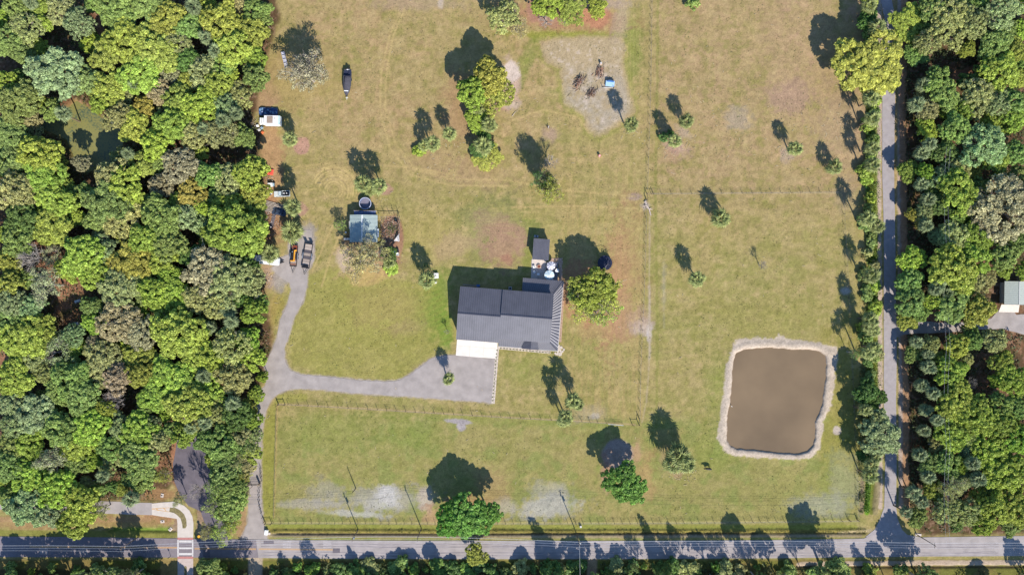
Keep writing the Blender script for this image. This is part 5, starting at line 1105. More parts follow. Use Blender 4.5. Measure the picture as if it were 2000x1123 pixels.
def camper():
    p = W(528.5, 236.5, 1.6); t = thing('camper_truck', 'white box camper truck with a tan roof hatch parked nose to the woods', 'truck', (p.x,p.y,0), math.radians(-1))
    MB().box(-1.75,3.3,-1.5,1.5,.6,2.7,taper=.05).build('box_body', m_whp, t); MB().box(-1.75,3.3,-1.5,1.5,.35,.6).build('chassis', m_blk, t)
    MB().box(-.85,1.05,-1.0,1.25,2.7,2.76).build('roof_hatch', mat('tan_hatch', A(176,156,140), .7, noise=.12), t); MB().box(1.6,2.0,.2,.6,2.7,2.84).build('roof_vent', m_trim, t)
    MB().box(2.85,3.3,-1.42,1.42,2.702,2.72).build('roof_edge_panel', mat('pale_teal',(.40,.56,.58),.5), t)
    for x in (-1.4,-.9,1.1,1.6,2.2): MB().box(x,x+.05,-1.42,1.42,2.702,2.73).build('roof_rib', m_trim, t)
    MB().box(-3.7,-1.8,-1.1,1.1,.5,1.35,taper=.1).build('cab', m_whp, t); MB().box(-2.7,-1.8,-.95,.95,1.35,1.95,taper=.1).build('cab_roof', m_whp, t)
    MB().add([(-3.0,-.9,1.37),(-3.0,.9,1.37),(-2.64,.78,1.92),(-2.64,-.78,1.92)],[(0,3,2,1)]).build('windshield', mat('green_glass',(.03,.09,.08),.1), t)
    for x in (-2.9,2.2):
        for y in (-1.15,1.15): MB().add(*wheel(.42,.3)).build('wheel', m_tyre, t, loc=(x,y,.42))
    for y in (-.8,.8): MB().box(-3.74,-3.68,y-.15,y+.15,.8,1.0).build('headlight', m_trim, t)
camper()
m_shadow = mat('shadow_blue', (.03,.07,.17), .45, noise=.2, nscale=3)
p = W(524, 219, .3); t = thing('shadow_sheet', 'dark blue sheet standing in for the camper truck shadow, with bluish things', 'tarp', (p.x,p.y,0))  # dark sheet stands in for the truck's shadow, over some bluish clutter
b = MB(); rg_ = random.Random(3); G = [[(-3+i*.6, -1.2+j*.5, .1+rg_.random()*.5) for i in range(11)] for j in range(6)]
vs_ = [q for row in G for q in row]; fs_ = [(j*11+i, j*11+i+1, (j+1)*11+i+1, (j+1)*11+i) for j in range(5) for i in range(10)]
b.add(vs_, fs_); b.build('sheet', m_shadow, t); 
for i in range(7): MB().box(-.35,.35,-.3,.3,0,.4+.1*(i%3),M=Matrix.Translation((-2.6+i*.85, rg_.uniform(-.6,.9), .1)) @ Matrix.Rotation(i,4,'Z')).build('covered_box', mat('pale_blue_box',(.14,.24,.36),.5), t)
for x, y, m, nm, lb in ((503,246,m_whp,'white_drum','white drum by the nose of the camper truck'),(511,250,mat('blue_grey',(.2,.28,.34),.5),'plastic_crate','blue grey crate below the nose of the camper truck'),(512.5,259,mat('orange_plastic',(.55,.14,.05),.5),'fuel_can','orange fuel can below the camper truck'),(506,254,m_trim,'paint_bucket','pale bucket among clutter below the camper truck')):
    p = W(x, y, .3); t = thing(nm, lb, nm.replace('_',' ').split()[-1], (p.x,p.y,0), rnd.random()); MB().box(-.45,.45,-.35,.35,0,.5,taper=.05).build('body', m, t); MB().box(-.3,.3,-.25,.25,.5,.56).build('lid', m, t)
def boat():
    p = W(678, 162, 1.2); t = thing('covered_boat', 'black covered motorboat on a trailer pointing down the field', 'boat', (p.x,p.y,0), math.radians(-3))
    prof = [(4.3,1.1),(3.2,1.28),(1.5,1.34),(-.5,1.3),(-2,1.12),(-3.2,.78),(-4.0,.36),(-4.35,.05)]
    def hull(z0, z1, k0, k1, m, nm):
        V = []; n_ = len(prof)
        for z, k in ((z0,k0),(z1,k1)):
            V += [(w*k, y, z) for y, w in prof]+[(-w*k, y, z) for y, w in prof[::-1]]
        n2 = 2*n_; MB().add(V, [(i, n2+i, n2+(i+1)%n2, (i+1)%n2) for i in range(n2)]+[tuple(range(n2)), tuple(range(2*n2-1,n2-1,-1))]).build(nm, m, t)
    hull(.55,1.25,.6,1,mat('boat_hull',(.025,.027,.035),.4),'hull'); hull(1.25,1.32,1.03,1.0,mat('boat_gunwale',(.05,.05,.06),.5),'gunwale')
    mc = mat('boat_cover',(.055,.052,.065),.75,noise=.15,nscale=2)
    V = []; ks = [(-4.1,.2,1.4),(-3,.82,1.6),(-1.5,1.12,1.75),(0,1.15,2.0),(1.3,1.08,2.05),(1.9,1.0,1.95)]
    for y, w, z in ks: V += [(-w,y,1.33),(-w*.5,y,z*.97),(0,y,z),(w*.5,y,z*.97),(w,y,1.33)]
    MB().add(V, [(r*5+i, r*5+i+1, (r+1)*5+i+1, (r+1)*5+i) for r in range(5) for i in range(4)]).build('cover', mc, t)
    MB().box(-1.15,1.15,2.0,2.1,1.3,2.1,taper=.05).build('cover_end', m_navy, t); MB().box(-1.1,.2,2.2,3.9,1.05,1.34).build('open_well', m_navy, t); MB().box(.25,1.2,2.2,4.2,1.33,1.55,taper=.06).build('stern_seat', m_navy, t)
    MB().box(-.3,.75,4.05,4.25,1.4,1.5).build('stern_grab_rail', m_whp, t); MB().box(-.7,.65,-2.95,-2.65,1.68,1.73).build('white_label', m_whp, t)
    MB().box(-.35,.35,4.3,4.9,.6,1.5,taper=.08).build('outboard_motor', m_blk, t); MB().tube([(0,-4.2,.5),(0,-5.3,.5)], .07, 6).build('trailer_tongue', m_whp, t); MB().box(-.4,.4,-4.75,-4.65,.45,.55).build('winch_bar', m_whp, t)
    for x in (-1.15,1.15): MB().add(*[[(y_,x_,z_) for x_,y_,z_ in wheel(.33,.22)[0]], wheel(.33,.22)[1]]).build('wheel', m_tyre, t, loc=(x,1.2,.33)); 
boat()
p = W(555.5, 116.5, .5); t = thing('jon_boat', 'narrow grey aluminium jon boat lying in the thin tree shade', 'boat', (p.x,p.y,0), math.radians(14)); ml = mat('aluminium_pale',(.36,.36,.42),.4,noise=.15)
MB().box(-.5,.5,-2.5,2.5,.05,.12).build('hull_bottom', ml, t)
for x in (-.55,.5): MB().box(x,x+.05,-2.5,2.5,.05,.5).build('hull_side', ml, t)
for y in (-2.55,2.5): MB().box(-.55,.55,y,y+.05,.05,.5).build('transom', ml, t)
for y in (-1.3,0,1.3): MB().box(-.5,.5,y-.15,y+.15,.35,.4).build('thwart', m_trim, t)
# red implement, white cart, white skiff
m_red = mat('red_paint', (.62,.09,.06), .45, noise=.12); 
p = W(527, 335.5, .4); t = thing('red_implement', 'bright red tractor mower attachment at the edge of the woods', 'farm implement', (p.x,p.y,0), math.radians(-8))
MB().box(-1.1,1.1,-1.0,.9,.15,.4,taper=.12).build('deck', m_red, t)
for x in (-.75,.1): MB().box(x,x+.12,-.7,1.2,.4,.6).build('frame_bar', m_red, t)
MB().box(-.5,.4,-.2,.45,.4,.72,taper=.05).build('gearbox', m_blk, t); MB().tube([(0,.4,.6),(0,1.5,.8)], .06, 6).build('drive_shaft', m_blk, t); MB().box(-1.2,-.2,.85,1.1,.3,.5).build('hitch', m_red, t)
p = W(530, 361, .8); t = thing('utility_cart', 'small white utility cart with dark wheels above the silver pickup', 'cart', (p.x,p.y,0), math.radians(3)); MB().box(-1.15,.45,-.6,.6,.4,1.0,taper=.05).build('bed', m_whp, t); MB().box(.5,1.05,-.5,.5,.35,.8).build('seat_base', m_steel, t)
MB().box(.55,.8,-.45,.45,.8,.9).build('seat', mat('pale_blue_seat',(.3,.45,.5),.5), t)
for x in (-.7,.8):
    for y in (-.62,.62): MB().add(*wheel(.3,.2)).build('wheel', m_tyre, t, loc=(x,y,.3))
p = W(523, 381, .5); t = thing('white_skiff', 'small white skiff half hidden under the trees by the pickup', 'boat', (p.x,p.y,0), math.radians(35))
pr = [(-2,.1),(-1.3,.5),(0,.68),(1.2,.66),(1.5,.6)]
V = [(x,w*.7,.1) for x,w in pr]+[(x,-w*.7,.1) for x,w in pr[::-1]]+[(x,w,.6) for x,w in pr]+[(x,-w,.6) for x,w in pr[::-1]]
MB().add(V, [tuple(range(9,-1,-1))]+[(i,(i+1)%10,10+(i+1)%10,10+i) for i in range(10)]).build('hull', m_whp, t); MB().box(.2,.5,-.6,.6,.4,.45).build('thwart', m_navy, t); MB().box(1.1,1.5,-.55,.55,.45,.55).build('stern_deck', m_whp, t)
# lumber and ramp
p = W(536, 405, .1); t = thing('lumber_stack', 'row of long weathered boards laid out on the ground by the woods', 'lumber', (p.x,p.y,0), math.radians(-14))
for i in range(8):
    L = rnd.uniform(3.0,3.9); MB().box(-L+rnd.uniform(-.3,.3),L,-1.9+i*.44,-1.9+i*.44+.24,.1,.2+.02*(i%3)).build('board', mat('pale_board', A(204,190,176), .9, noise=.2, nscale=2), t)
for x in (-2.5,0,2.4): MB().box(x-.08,x+.08,-1.9,1.7,0,.1).build('bearer', m_wood, t)
p = W(546, 413, .1); t = thing('dark_tarp', 'glossy dark tarp over materials beside the long boards', 'tarp', (p.x,p.y,0), -.2)
V = [(-2.3+i*.65, -1.3+j*.6, .15+.45*math.exp(-((i-3.5)**2+(j-2)**2)/4)+rg_.random()*.1) for j in range(5) for i in range(8)]
MB().add(V, [(j*8+i, j*8+i+1, (j+1)*8+i+1, (j+1)*8+i) for j in range(4) for i in range(7)]).build('sheet', mat('dark_tarp',(.035,.05,.08),.3,noise=.2,nscale=2), t); MB().box(-1.4,1.4,-.8,.6,0,.4).build('covered_load', m_blk, t)
p = W(534, 427, .1); t = thing('walk_plank', 'long dark grey plank walkway below the stacked boards', 'walkway', (p.x,p.y,0), math.radians(-14))
for i in range(6): MB().box(-.55,.55,-2.6+i*.88,-2.6+i*.88+.82,.02,.12).build('board', mat('grey_board', A(120,112,116), .9, noise=.15), t)
p = W(530, 444, .4); t = thing('pump_drum', 'dark blue drum with a pale lid at the foot of the plank walkway', 'drum', (p.x,p.y,0)); MB().cyl(0,0,0,.85,.4,n=14).build('drum', m_navy, t); MB().cyl(0,0,.85,.9,.2,n=10).build('lid', m_trim, t)
# white trailer
def wtrailer():
    p = W(517, 508, 1.6); t = thing('white_trailer', 'long white trailer half under trees with a palm in front', 'trailer', (p.x,p.y,0), math.radians(-6))
    mw = mat('trailer_white', (.70,.71,.72), .4, noise=.08, nscale=1); 
    MB().slab([(-5,-1.35,2.5),(4.2,-1.35,2.5),(4.6,-.9,2.5),(4.6,.9,2.5),(4.2,1.35,2.5),(-5,1.35,2.5)], 1.9).build('body', mw, t)
    for i in range(7): MB().box(-4.6+i*1.3,-4.55+i*1.3,-1.3,1.3,2.5,2.54).build('roof_rib', m_trim, t)
    MB().box(-3.3,-2.4,-.4,.4,2.5,2.68).build('roof_vent', m_trim, t); MB().box(0,.8,-.4,.4,2.5,2.66).build('roof_vent', m_trim, t)
    MB().add([(4.6,-.7,.5),(4.6,.7,.5),(6.1,0,.5),(4.6,-.7,.6),(4.6,.7,.6),(6.1,0,.6)],[(3,5,4),(0,1,2),(0,3,4,1),(1,4,5,2),(2,5,3,0)]).build('hitch_frame', m_blk, t)
    for x in (-1,0):
        for y in (-1.3,1.3): MB().add(*wheel(.35,.22)).build('wheel', m_tyre, t, loc=(x,y,.35))
wtrailer()
p = W(499, 579, .8); t = thing('white_sheeting', 'pale corrugated sheets stacked beneath the trees left of the drive', 'sheeting', (p.x,p.y,0), .2)
for i in range(5): MB().box(-1.6,1.6,-.8,.8,.1+i*.12,.16+i*.12,M=Matrix.Rotation(i*.07,4,'Z')).build('sheet', m_trim, t)
# flatbed trailers
def flatbed(px, py, rot, L, Wd, label, wood, n, cargo):
    p = W(px, py, .7); t = thing('flatbed_trailer', label, 'trailer', (p.x,p.y,0), math.radians(rot), 'trailers parked on the gravel pad')
    MB().box(-Wd/2,-Wd/2+.1,-L/2,L/2,.5,.8).build('side_rail', m_blk, t); MB().box(Wd/2-.1,Wd/2,-L/2,L/2,.5,.8).build('side_rail', m_blk, t); MB().box(-Wd/2+.1,Wd/2-.1,L/2-.1,L/2,.5,.85).build('end_rail', m_blk, t); MB().box(-Wd/2+.1,Wd/2-.1,-L/2,-L/2+.1,.5,.85).build('end_rail', m_blk, t)
    for i in range(n): MB().box(-Wd/2+.12,Wd/2-.12,-L/2+.12+i*(L-.24)/n,-L/2+.12+(i+1)*(L-.24)/n-.07,.52,.6).build('deck_plank', wood[i % len(wood)], t)
    for s in (-1,1): MB().tube([(s*Wd*.35,-L/2,.55),(0,-L/2-2.1,.55)], .06, 5).build('drawbar', m_blk, t)
    for y in (-.6,.5):
        for s in (-1,1): 
            MB().add([(y_,x_,z_) for x_,y_,z_ in wheel(.36,.2)[0]], wheel(.36,.2)[1]).build('wheel', m_tyre, t, loc=(s*(Wd/2+.14),y,.36))
    for s in (-1,1): MB().box(s*(Wd/2+.14)-.13,s*(Wd/2+.14)+.13,-1.1,1.0,.75,.79).build('fender', m_steel, t)
    return t, p
mt_a = mat('deck_tan', A(176,160,148), .9, noise=.12); mt_b = mat('deck_pale', A(196,180,168), .9, noise=.12); mt_d = mat('deck_dark', A(96,90,96), .9, noise=.15); mt_r = mat('deck_redbrown', A(150,112,96), .9, noise=.2)
t1, p1 = flatbed(600, 500, -9, 8.0, 2.55, 'long flatbed trailer with pale plank panels, right one of two', [mt_b,mt_b,mt_a,mt_d,mt_a,mt_d], 8, None)
for x in (-.9,.9): MB().box(x-.5,x+.5,4.0,4.12,.6,1.6).build('upright_ramp', m_blk, t1)
MB().box(-.9,.9,-3.9,-3.0,.6,.95).build('tool_box', m_blk, t1); MB().tube([(-.5,-3.6,1.0),(.1,-3.3,1.25),(.7,-3.7,1.0)], .06, 5).build('chain_heap', m_blk, t1)
t2, p2 = flatbed(574, 500, -4, 6.8, 2.2, 'dark equipment trailer carrying a yellow machine, left one of two', [mt_r,mt_a,mt_r], 7, None)
m_yelp = mat('machine_yellow', (.72,.33,.03), .45, noise=.1)
mt = thing('yellow_machine', 'yellow boomed machine with black body loaded on the left trailer', 'machine', (p2.x,p2.y+.2,.62), math.radians(-4), None)
MB().box(-.75,.1,-1.3,.9,0,.9,taper=.1).build('engine_cover', m_blk, mt); MB().box(.2,.5,-1.7,1.7,.5,.95,taper=.04).build('boom', m_yelp, mt); MB().box(-.9,.5,-2.0,-1.7,.3,.65).build('blade', m_yelp, mt); MB().box(.3,.9,1.3,1.8,.3,.8).build('boom_head', m_yelp, mt)
MB().box(-.5,-.2,.9,1.3,.3,.9).build('seat', m_steel, mt)
for x in (-.9,.75): MB().box(x,x+.2,-1.4,1.3,0,.4).build('track', m_tyre, mt)
rb = thing('red_ramp_stack', 'rusty red ramps stacked at the top of the left trailer', 'ramp', (p2.x+.4,p2.y+2.9,.62), -.1)
for i in range(4): MB().box(-.7,.7,-.55+i*.28,-.35+i*.28,.05,.2+.04*i).build('ramp_rung', m_rust, rb)
# ------------------------------------------------------------------ brush piles, blue tub, bucket, stump, log
def brushpile(px, py, rx, ry, rot, n, cols, label, h=.9):
    p = W(px, py, .3); t = thing('brush_pile', label, 'brush pile', (p.x,p.y,0), math.radians(rot), 'brush piles on the burnt ground')
    for i in range(n):
        u = rnd.gauss(0,.42)*rx; v = rnd.gauss(0,.42)*ry; a = rnd.gauss(1.2,.5); L = rnd.uniform(.7,2.1); z = max(.1, h*(1-(u/rx)**2-(v/ry)**2)*rnd.random())
        d = Vector((math.cos(a), math.sin(a), rnd.uniform(-.25,.3)))*L*.5; c = Vector((u,v,z)); r = rnd.uniform(.03,.09)
        MB().tube([c-d, c+Vector((0,0,.05)), c+d], [r, r*.9, r*.5], 4).build('branch', rnd.choice(cols), t)
mb1 = mat('branch_grey', A(196,180,166), .9, noise=.2); mb2 = mat('branch_brown', A(140,104,84), .9, noise=.3); mb3 = mat('branch_dark', A(72,60,56), .95, noise=.3); mb4 = mat('branch_red', A(188,140,112), .9, noise=.2)
brushpile(1131, 160, 1.5, 3.0, -25, 90, [mb1,mb2,mb4,mb3], 'tall loose pile of reddish brush, left one of three'); brushpile(1172, 142, 1.6, 2.6, -5, 80, [mb4,mb4,mb2,mb1], 'flat tan brush pile, upper one of three'); brushpile(1157, 181, 2.2, 1.6, 10, 80, [mb1,mb3,mb2], 'round dark brush pile with pale sticks, lower one of three', .6)
p = W(1173.5, 124.5, .5); t = thing('cut_stump', 'pale block standing at the top of the upper brush pile', 'stump', (p.x,p.y,0), .4); MB().cyl(0,0,0,.9,.42,.36,n=9).build('bole', mat('fresh_wood',A(226,200,182),.9), t); MB().cyl(.05,0,.9,.93,.3,n=9).build('cut_face', m_trim, t)
p = W(1191.5, 163.5, .5); t = thing('blue_trough', 'pale blue cattle trough with dark rim below the brush piles', 'trough', (p.x,p.y,0), -.1); mtb = mat('sky_blue_plastic',(.34,.50,.68),.4,noise=.12)
MB().box(-1.3,1.3,-.9,.8,.1,.62,taper=-.12).build('basin', mtb, t); MB().box(-1.2,1.2,.4,1.05,.45,.95,taper=.1).build('hood', m_blue, t); MB().tube([(-1.3,.75,.9),(0,1.05,1.1),(1.3,.75,.9)], .06, 6).build('handle', m_blk, t)
p = W(1185, 172, .2); t = thing('fallen_gate_rail', 'pale pole lying just below the blue trough', 'pole', (p.x,p.y,0), -.03); MB().tube([(-1.5,0,.35),(2.0,0,.3)], .07, 6).build('pole', m_trim, t); 
for x in (-1.3,2.2): MB().box(x,x+.12,-.06,.06,0,1.3).build('stake', m_blk, t)
p = W(1171, 305, .4); t = thing('barrel', 'small pinkish white barrel alone in the upper field', 'barrel', (p.x,p.y,0)); MB().cyl(0,0,0,.8,.38,.38,n=16).build('drum', mat('pink_plastic',(.62,.42,.38),.5), t); MB().ring(0,0,.8,.86,.42,.34,n=16).build('rim', m_red, t)
p = W(1070, 250); t = thing('broken_stump', 'pale splintered stump above the white bare tree', 'stump', (p.x,p.y,0))
for i in range(7): MB().tube([(rnd.uniform(-.3,.3),rnd.uniform(-.3,.3),0),(rnd.uniform(-.5,.5),rnd.uniform(-.5,.5),rnd.uniform(.4,1.3))], [.14,.05], 5).build('splinter', m_trim if i % 2 else mb2, t)
def log(pts, r, label, loc, m=None, stubs=5):
    t = thing('fallen_log', label, 'log', W(*loc)); o = W(*loc); q = [Vector((W(x,y).x-o.x, W(x,y).y-o.y, .2)) for x, y in pts]
    MB().tube(q, [r*(1-.5*i/(len(q)-1)) for i in range(len(q))], 7).build('trunk', m or m_DEADL, t)
    for i in range(stubs):
        c = q[rnd.randrange(len(q)-1)]; d = Vector((rnd.uniform(-1,1), rnd.uniform(-1,1), rnd.uniform(0,.5)))*rnd.uniform(.6,1.8); MB().tube([c, c+d*.6, c+d], [r*.4,r*.25,.02], 5).build('limb', m or m_DEADL, t)
m_DEADL = mat('bleached_log', A(224,206,192), .9, noise=.2)
log([(1260,393),(1262,401),(1267,408),(1271,421)], .3, 'bleached fallen log lying in the sandy lane by the fence corner', (1262,402), stubs=9)
log([(40,522),(52,508),(64,496),(80,492)], .28, 'bleached fallen trunk with bare limbs in the woods clearing', (56,504), stubs=12)
log([(1000,228),(1006,220),(1012,216)], .08, 'pale curved stick in the upper field beside the lime trees', (1006,220), stubs=1)
log([(694,952.5),(692,957),(691,963)], .08, 'pale fallen pole beside the short field pole', (692,957), stubs=0) if False else None
# ------------------------------------------------------------------ cow and egret
def skin(name, joints, m, parent, levels=2):
    """joints: list of (pos, radius, parent index)"""
    me = bpy.data.meshes.new(name); me.from_pydata([j[0] for j in joints], [(j[2], i) for i, j in enumerate(joints) if j[2] is not None], []); me.update()
    o = bpy.data.objects.new(name, me); C.objects.link(o); o.parent = parent; me.materials.append(m)
    sk = o.modifiers.new('skin', 'SKIN'); o.modifiers.new('sub', 'SUBSURF').levels = levels; o.modifiers['sub'].render_levels = levels
    for i, j in enumerate(joints):
        v = me.skin_vertices[0].data[i]; r = j[1]; v.radius = r if isinstance(r, tuple) else (r, r); v.use_root = (i == 0)
    return o
p = W(1384, 915.5, 1.0); cow = thing('cow', 'black cow standing in the lower paddock left of the brown pond', 'cow', (p.x,p.y,0), math.radians(176)); m_cow = mat('cow_hide', (.012,.011,.012), .6, noise=.2)
J = [((0,0,1.0),(.36,.40),None),((.55,0,1.02),(.32,.38),0),((.85,0,1.08),(.24,.32),1),((1.12,0,1.1),(.16,.2),2),((1.35,0,1.0),(.15,.17),3),((1.62,0,.82),(.09,.10),4),
     ((-.55,0,1.05),(.33,.36),0),((-.85,0,1.08),(.24,.26),6),((-1.0,0,.85),.05,7),((-1.03,0,.4),.035,8)]
for s in (-1,1):
    k = len(J); J += [((.72,s*.2,.72),.13,1),((.74,s*.2,.42),.085,k),((.72,s*.2,.05),.07,k+1)]
    k = len(J); J += [((-.62,s*.22,.8),.17,6),((-.55,s*.22,.55),.11,k),((-.72,s*.22,.36),.075,k+1),((-.66,s*.22,.05),.07,k+2)]
    k = len(J); J += [((1.32,s*.2,1.12),(.04,.07),4)]
skin('cow_body', J, m_cow, cow)
p = W(1427.3, 793, 0); eg = thing('egret', 'white egret standing at the left edge of the brown pond', 'bird', (p.x+.2,p.y,-.45), 2.6)
skin('egret_body', [((0,0,.62),(.11,.12),None),((-.22,0,.58),(.05,.06),0),((-.4,0,.54),.02,1),((.14,0,.72),(.05,.05),0),((.2,0,.9),.025,3),((.17,0,1.02),.022,4),((.24,0,1.08),.035,5),((.32,0,1.07),.018,6),((.02,.04,.4),.014,0),((.03,.04,.02),.012,8),((.02,-.04,.4),.014,0),((.03,-.04,.02),.012,10)], m_whp, eg, 1)
MB().tube([(.33,0,1.07),(.47,0,1.04)], [.014,.004], 5).build('beak', mat('beak_yellow',(.6,.4,.05),.5), eg)
# ------------------------------------------------------------------ fences and gates
def fence(label, pts, sp, h=1.35, r=.07, wires=4): 
    f = thing('wire_fence', label, 'fence'); post_line(f, pts, sp, h, r, None, wires); return f
fence('long wire fence on wooden posts along the main road', [(519,1020.5),(850,1021),(1200,1020.5),(1500,1018),(1675,1015.5)], 15.3)
fence('wire fence on wooden posts between gravel drive and lower paddock', [(544,788),(700,797),(997,815),(1136,822.5),(1184,826)], 19)
fence('thin wire fence along the left side of the lower paddock', [(541,800),(538,900),(535.5,1010)], 22, 1.2, .045)
fence('dark post fence along the right side of the driveway gate', [(510,914),(511.5,938),(508,960),(507,985),(511,1000),(516,1018)], 9, 1.5, .09)
fence('short post fence left of the driveway gate', [(476,945),(475,985)], 10, 1.5, .07)
fence('long upright wire fence between the middle and right fields', [(1273,-10),(1270,180),(1264,371)], 16, 1.35, .06)
fence('wire fence down from the fence corner to the lower gate', [(1263,392),(1258,560),(1251,713),(1249,820)], 17, 1.35, .06)
fence('level wire fence across the right hand field', [(1272,379.5),(1450,378),(1640,376)], 19)
fence('wire fence along the tree lined edge of the pond field', [(1645,378),(1652,500),(1662,700),(1670,880),(1675,1012)], 20, 1.3, .06)
def brace(label, pts, h=1.7):
    t = thing('fence_brace', label, 'fence brace', (0,0,0), 0, 'braced corner posts')
    for x, y in pts: 
        p = W(x, y); o = bpy.data.objects.new('post', post_mesh(h, .12, m_post)); C.objects.link(o); o.parent = t; o.location = (p.x,p.y,-.1)
    for (ax,ay),(bx,by) in zip(pts[:-1], pts[1:]): 
        a, b = W(ax,ay), W(bx,by); MB().tube([(a.x,a.y,h*.8),(b.x,b.y,h*.75)], .06, 5).build('rail', m_post, t)
brace('braced corner of posts where the level fence meets the upright fence', [(1263,391),(1263.5,379),(1276,379)]); brace('braced end posts at the right end of the lower gate', [(1235,829),(1248,829),(1248,816)])
brace('braced posts where the drive fence begins beside the woods', [(544,790),(557,790)]); brace('braced end posts at the road fence corner by the junction', [(1656,1014),(1673.5,1014)]); brace('braced corner posts beside the driveway at the road fence', [(519,1021),(531,1021)])
g = thing('pipe_gate', 'pale pipe gate in the lower fence below the middle field', 'gate'); a, b = W(1187,827), W(1217,829.5)
for z in (.3,.6,.9,1.25): MB().tube([(a.x,a.y,z),(b.x,b.y,z)], .035, 6).build('rail', m_trim, g)
for t_ in (0,.5,1): c = a.lerp(b, t_); MB().tube([(c.x,c.y,.25),(c.x,c.y,1.28)], .035, 6).build('upright', m_trim, g)
g = thing('driveway_gate', 'dark double entry gate across the driveway near the main road', 'gate'); a, b = W(487,944.5), W(508,944.5)
for z in (.3,.7,1.1,1.5): MB().tube([(a.x,a.y,z),(b.x,b.y,z)], .04, 6).build('rail', m_blk, g)
for i in range(9): c = a.lerp(b, i/8); MB().tube([(c.x,c.y,.2),(c.x,c.y,1.6+.2*math.sin(i/8*3.14))], .03, 5).build('picket', m_blk, g)
for q in (a, b): MB().box(q.x-.25,q.x+.25,q.y-.25,q.y+.25,0,2.0).build('pillar', m_wood, g)
# ------------------------------------------------------------------ utility poles, wires
m_pole = mat('utility_pole', A(134,118,104), .95, noise=.2, nscale=2); m_cable = mat('cable', (.55,.56,.58), .4, metal=.2)
def upole(px, py, h, label, arm=True, trafo=False):
    p = W(px, py); t = thing('utility_pole', label, 'utility pole', (p.x,p.y,0), 0, 'utility poles along the main road' if h > 8 else None); MB().cyl(0,0,-.2,h,.16,.10,n=9).build('pole', m_pole, t)
    if arm:
        MB().box(-.06,.06,-.9,.9,h-.7,h-.58).build('crossarm', m_pole, t)
        for y in (-.8,0,.8): MB().cyl(0,y,h-.58,h-.4,.05,n=6).build('insulator', m_trim, t)
    if trafo: MB().cyl(.35,0,h-2.3,h-1.3,.25,n=12).build('transformer', m_steel, t)
    return p
hs = [upole(272,1047,11,'utility pole casting a long shadow left of the crosswalk'), upole(699.5,1034,9.0,'utility pole with transformer above the striped road pads',True,True), upole(823,1031,10.2,'utility pole left of the big roadside tree'), upole(1126,1041,10.2,'utility pole right of the big roadside tree',True,True), upole(1790,1043,10.2,'utility pole right of the road junction')]
upole(695,953,5.3,'short bare pole standing alone in the lower paddock', False)
wr = thing('power_line', 'set of overhead power lines running above the main road', 'power line')
pts = [W(-60,1047)]+hs+[W(2060,1044)]; hh = [11,11,9.0,10.2,10.2,10.2,10.2]
for y, dz in ((-.8,-.4),(0,-.4),(.8,-.4),(.05,-2.1)):
    for i in range(len(pts)-1):
        a, b = pts[i], pts[i+1]; za, zb = hh[i]+dz, hh[i+1]+dz; L = (b-a).length; q = []
        for k in range(13):
            s = k/12; q.append((a.x+(b.x-a.x)*s, a.y+(b.y-a.y)*s+y, za+(zb-za)*s-4*s*(1-s)*L*.012))
        MB().tube(q, .018, 4).build('cable', m_cable, wr)
wr2 = thing('power_line', 'pair of overhead lines running up through the right hand woods', 'power line'); 
for x in (1812,1819):
    q = [(W(x,y).x, W(x,y).y, 9.6-1.2*math.sin((i%6)/6*math.pi)) for i, y in enumerate(range(300,1045,31))]; MB().tube(q, .014, 4).build('cable', m_cable, wr2)
wr3 = thing('power_line', 'single overhead line crossing the main road below the middle utility pole', 'power line'); a = hs[3]; b = W(1130,1200); MB().tube([(a.x,a.y,9.8),((a.x+b.x)/2,(a.y+b.y)/2,9.0),(b.x,b.y,9.4)], .025, 4).build('cable', m_cable, wr3)
# ------------------------------------------------------------------ roadside things
p = W(521.5, 1038.5); t = thing('mailbox_slab', 'white utility box beside the driveway mouth at the main road', 'utility box', (p.x,p.y,0), -.1); MB().box(-.5,.5,-.7,.8,0,.75,taper=.03).build('body', m_whp, t); MB().box(-.53,.53,-.73,.83,.75,.83).build('lid', m_whp, t); MB().box(.6,1.2,-.7,0,0,.3).build('step', m_slab, t)
def headwall(px, py, rot, label):
    p = W(px, py); t = thing('culvert_headwall', label, 'culvert', (p.x,p.y,0), rot, 'pale concrete culvert ends near the crosswalk'); MB().box(-.7,.7,-.5,.5,-.3,.12,taper=.08).build('slab', m_slab, t); MB().cyl(0,.1,.12,.14,.22,n=12).build('pipe_mouth', m_blk, t)
headwall(317,967,1.4,'pale culvert slab with a dark hole above the concrete path'); headwall(317.5,1018,.1,'pale culvert slab below the loop of the concrete path'); headwall(333,1033,.8,'pale culvert slab beside the grassy ditch near the crosswalk')
p = W(1793, 1043.5); t = thing('culvert_slab', 'pale concrete slab at the roadside right of the junction', 'slab', (p.x,p.y,0), -.1); MB().box(-1,1,-.35,.35,-.1,.15).build('slab', m_slab, t); MB().box(-1,-.8,-.35,.35,.15,.3).build('lip', m_slab, t)
p = W(1134, 1027); t = thing('guy_anchor', 'yellow sleeved guy anchor and pale box beside the right utility pole', 'utility box', (p.x,p.y,0)); MB().box(-.3,.3,-.3,.3,0,.7).build('box', m_trim, t); MB().tube([(-1.2,.3,0),(-1.0,.25,1.8)], .06, 6).build('guy_sleeve', m_yelp, t)
p = W(390, 1046, 2.2); t = thing('warning_sign', 'orange yellow diamond warning sign at the crosswalk', 'sign', (p.x,p.y,0), .3); MB().cyl(0,0,0,2.6,.04,n=6).build('post', m_steel, t)
